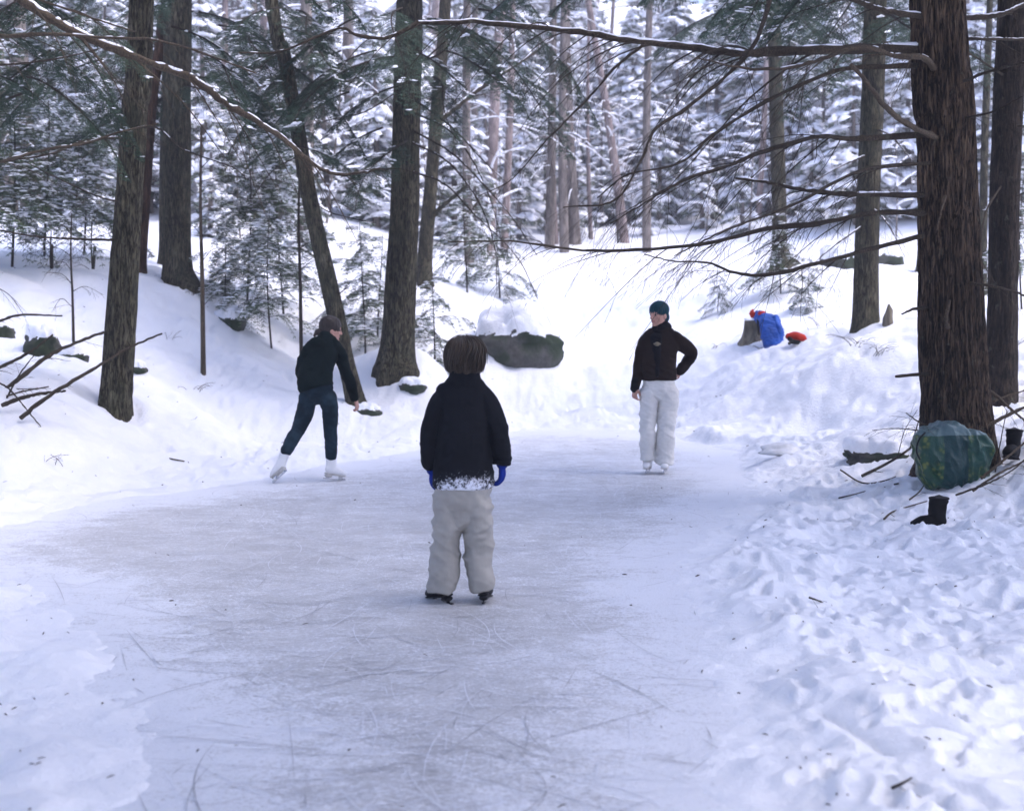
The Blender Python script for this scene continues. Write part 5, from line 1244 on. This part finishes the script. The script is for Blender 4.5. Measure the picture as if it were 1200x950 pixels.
for i, (px, r, m, lab) in enumerate([
    ([(1010,560),(1040,545),(1066,528),(1085,510)], .016, M_limb, 'dark stick rising to the left edge of the green bag'),
    ([(985,553),(1010,568),(1035,566),(1062,556)], .009, M_limb, 'curved stick on the snow left of the green bag, topmost of three'),
    ([(983,586),(1000,582),(1014,578)], .007, M_twig, 'straight little stick furthest left of the green bag'),
    ([(1048,570),(1062,567),(1076,563)], .008, M_twig, 'short stick between the curved stick and the green bag'),
    ([(1036,611),(1045,603),(1062,597),(1086,590)], .009, M_limb_tan, 'tan bent stick ending at the upright boot'),
    ([(1066,588),(1078,578),(1088,562)], .008, M_limb_tan, 'tan stick pointing up from the upright boot to the bag'),
    ([(1022,538),(1050,534),(1085,532)], .006, M_limb, 'thin stick lying over the flat rock ledge'),
    ([(1129,616),(1142,614)], .006, M_twig, 'tiny stick just right of the upright boot'),
    ([(1190,610),(1204,608)], .006, M_twig, 'tiny stick at the right edge beside the boot trampled snow'),
    ([(948,704),(957,707),(966,711)], .006, M_twig, 'little dark stick in the trodden snow at right centre'),
    ([(1045,930),(1058,924),(1068,918)], .006, M_twig, 'little stick in the snow at the bottom right')]):
    lie(px, r, r*.5, m, lab, 3, .10, .02)
for px, r, lab in [([(1150,560,10.4),(1175,540,10.5),(1205,515,10.7),(1230,495,10.8)], .014, 'branch curving up to the right edge, lowest of the bundle beside the bag'),
                   ([(1140,575,10.3),(1170,555,10.35),(1200,540,10.5),(1235,520,10.6)], .012, 'branch lying in front of the propped boot'),
                   ([(1120,580,10.3),(1160,565,10.3),(1190,548,10.35),(1215,525,10.4)], .009, 'thin branch fanning out under the green bag'),
                   ([(1145,505,11.0),(1170,492,11.1),(1205,475,11.2),(1240,462,11.3)], .022, 'thick pale stick leaning behind the propped boot'),
                   ([(1160,458,11.6),(1180,475,11.5),(1205,497,11.3)], .018, 'thick stick slanting down to the right edge behind the bag'),
                   ([(1165,560,10.8),(1172,520,10.85),(1180,480,10.9)], .007, 'upright twig between the bag and the propped boot'),
                   ([(1092,500,10.9),(1078,495,10.8),(1062,484,10.7)], .009, 'snapped twig pointing left above the green bag'),
                   ([(1066,527,11.2),(1078,490,11.2),(1090,463,11.25)], .006, 'thin upright twig left of the massive conifer foot'),
                   ([(1085,505,10.9),(1050,502,10.9),(1022,504,10.9)], .006, 'thin reddish twig reaching left from the massive conifer foot'),
                   ([(1052,535,11.1),(1060,505,11.1),(1075,480,11.15)], .004, 'hair thin twig standing over the flat rock ledge'),
                   ([(1165,470,11.9),(1185,462,12),(1210,455,12.1)], .012, 'stick lying against the foot of the dark second conifer')]:
    stick(px, r, r*.45, M_limb_tan if r > .01 else M_limb, lab, 5, .25)
M_litter = mat('litter', (.06, .04, .025), .9)
# dry weeds and brush poking out of the snow
for u, v, d, n_, L, lab in [(195,360,18,7,.35,'dry weed tuft in the snow between the knotty trunk and the bare pole sapling'),(228,404,17,6,.25,'small dry weed left of the bare pole sapling base'),(222,350,19.5,6,.3,'dry grass below the thick grey trunk'),
      (1005,425,17.5,9,.35,'thin weeds on the snow mound below the straight brown trunk'),(1030,432,17,8,.4,'arching weeds right of the snow mound below the straight brown trunk'),(893,408,20.7,8,.22,'scrubby twigs in the snow under the stump'),
      (60,500,12,4,.3,'little weed at the end of the fallen branches'),(958,395,21,5,.6,'thin stalks on the slope between the red bag and the straight trunk'),(1185,420,16,7,.5,'brush beside the dark second conifer'),(505,440,17.5,6,.25,'twigs sprouting right of the thick mossy trunk'),
      (430,340,22,6,.5,'brush between the leaning trunk and the thick mossy one'),(840,395,22,5,.3,'faint weeds on the slope left of the stump')]:
    q = P(u, v, d); base = np.array([q[0], q[1], surf(q[0], q[1])]); mb = MB(); rn = random.Random(u)
    for k in range(n_):
        a = rn.uniform(0, 6.28); l = L*rn.uniform(.5, 1.3); t_ = np.linspace(0, 1, 8)[:, None]
        pth = np.array([rn.gauss(0, .05), rn.gauss(0, .05), -.03])+np.array([math.cos(a)*.5, math.sin(a)*.5, .8])*l*t_+np.array([math.cos(a)*.3, math.sin(a)*.3, -.45])*l*t_**2
        tube(mb, pth, np.linspace(.0035, .0012, 8), 4); twigs(mb, pth, .002, 4, l*.35, rn, .2, sub=0)
    tag(mb.build('dry_weed', M_limb_tan, None, tuple(base)), lab, 'weed')
q = P(1040, 396, 18.6); stb = empty('broken_stub', (q[0], q[1], surf(q[0], q[1])), 'small splintered dead stub right of the straight brown trunk', 'stump')
mb = MB(); tube(mb, np.array([[0, 0, -.1], [0, 0, .1], [.02, 0, .22], [.01, 0, .30]]), [.09, .07, .05, .012], 12, 0, True, lambda a, p: .015*vn(np.cos(a)[None, :]*3+p[:, 2:3]*4, np.sin(a)[None, :]*3+p[:, 2:3]*0, p[:, 2:3]*5)); mb.build('wood', M_cut, stb)
# needles, bark crumbs and leaf scraps scattered on the snow (nobody could count them)
mb = MB(); RD = random.Random(3)
for k in range(650):
    y = 3.6+18*RD.random()**1.4; x = RD.uniform(-.44, .44)*y
    if pond_sd(np.array([x]), np.array([y]))[0] < 0 and RD.random() < .8: continue
    z = surf(x, y) if pond_sd(np.array([x]), np.array([y]))[0] > 0 else .004
    a = RD.uniform(0, PI); l = RD.uniform(.003, .012)*(1+.05*y); w_ = RD.uniform(.001, .0035)*(1+.04*y)
    dr = np.array([math.cos(a), math.sin(a), RD.uniform(-.1, .3)])*l
    tube(mb, np.array([-dr, dr*.1+[0, 0, .002], dr])+[x, y, z+.004], [w_*.5, w_, w_*.4], 4)
tag(mb.build('leaf_litter', M_litter, None), kind='stuff')
SKY_SAT = 1.05; SKY_TINT = (1.0, .99, 1.15); SKY_STR = .15; SUN_STR = .9; SUN_ANG = 40; EXPO = 1.82; HAZE = .0042
# ------------------------------------------------------------------ light, sky, camera
W = bpy.data.worlds.new('World'); S.world = W; W.use_nodes = True
nt = W.node_tree; bg = nt.nodes['Background']
sky = nd(nt, 'ShaderNodeTexSky', sky_type='NISHITA'); sky.sun_disc = False
SUN_EL, SUN_AZ = math.radians(58), math.radians(105)       # azimuth measured from +Y towards +X
sky.sun_elevation = SUN_EL; sky.sun_rotation = SUN_AZ; sky.air_density = 1.0; sky.dust_density = 3.0; sky.ozone_density = 2.0
hs = nd(nt, 'ShaderNodeHueSaturation'); hs.inputs['Saturation'].default_value = SKY_SAT
mx = nd(nt, 'ShaderNodeMix', data_type='RGBA', blend_type='MULTIPLY'); mx.inputs[0].default_value = 1; mx.inputs[7].default_value = (*SKY_TINT, 1)
nt.links.new(sky.outputs[0], hs.inputs['Color']); nt.links.new(hs.outputs[0], mx.inputs[6]); nt.links.new(mx.outputs[2], bg.inputs['Color'])
bg.inputs['Strength'].default_value = SKY_STR
sl = bpy.data.lights.new('sun', 'SUN'); sl.energy = SUN_STR; sl.angle = math.radians(SUN_ANG); sl.color = (1, .95, .9)
so = bpy.data.objects.new('sun', sl); COL.objects.link(so)
dv = Vector((math.sin(SUN_AZ)*math.cos(SUN_EL), math.cos(SUN_AZ)*math.cos(SUN_EL), math.sin(SUN_EL)))
so.rotation_euler = dv.to_track_quat('Z', 'Y').to_euler(); so.location = dv*60
cam = bpy.data.cameras.new('camera'); cam.sensor_width = 36; cam.lens = 45; cam.clip_end = 1000; cam.clip_start = .1
cam.dof.use_dof = True; cam.dof.focus_distance = 9.5; cam.dof.aperture_fstop = 2.4
co = bpy.data.objects.new('camera', cam); COL.objects.link(co); co.location = (0, 0, CAMH); co.rotation_euler = (PI/2-PITCH, 0, 0)
S.camera = co
S.view_settings.view_transform = 'Standard'; S.view_settings.look = 'None'; S.view_settings.gamma = 1; S.view_settings.exposure = EXPO
S.render.engine = 'CYCLES'
S.cycles.use_denoising = True; S.cycles.max_bounces = 6; S.cycles.diffuse_bounces = 4; S.cycles.glossy_bounces = 2
S.cycles.transmission_bounces = 2; S.cycles.volume_bounces = 0; S.cycles.caustics_reflective = False; S.cycles.caustics_refractive = False

hz = bpy.data.materials.new('haze_air'); hz.use_nodes = True; hn = hz.node_tree
hn.nodes.remove(hn.nodes['Principled BSDF']); pv = nd(hn, 'ShaderNodeVolumePrincipled')
pv.inputs['Color'].default_value = (.93, .93, .98, 1); pv.inputs['Density'].default_value = HAZE; pv.inputs['Anisotropy'].default_value = 0.2
hn.links.new(pv.outputs[0], hn.nodes['Material Output'].inputs['Volume'])
hb = MB(); x0, x1, y0, y1, z0, z1 = -215, 215, -170, 245, float(Z.min())-1, float(Z.max())+22
hb.add([(x, y, z) for x in (x0, x1) for y in (y0, y1) for z in (z0, z1)], [(0,1,3,2),(4,6,7,5),(0,4,5,1),(2,3,7,6),(0,2,6,4),(1,5,7,3)])
if HAZE > 0: tag(hb.build('haze', hz, smooth=False), kind='stuff')
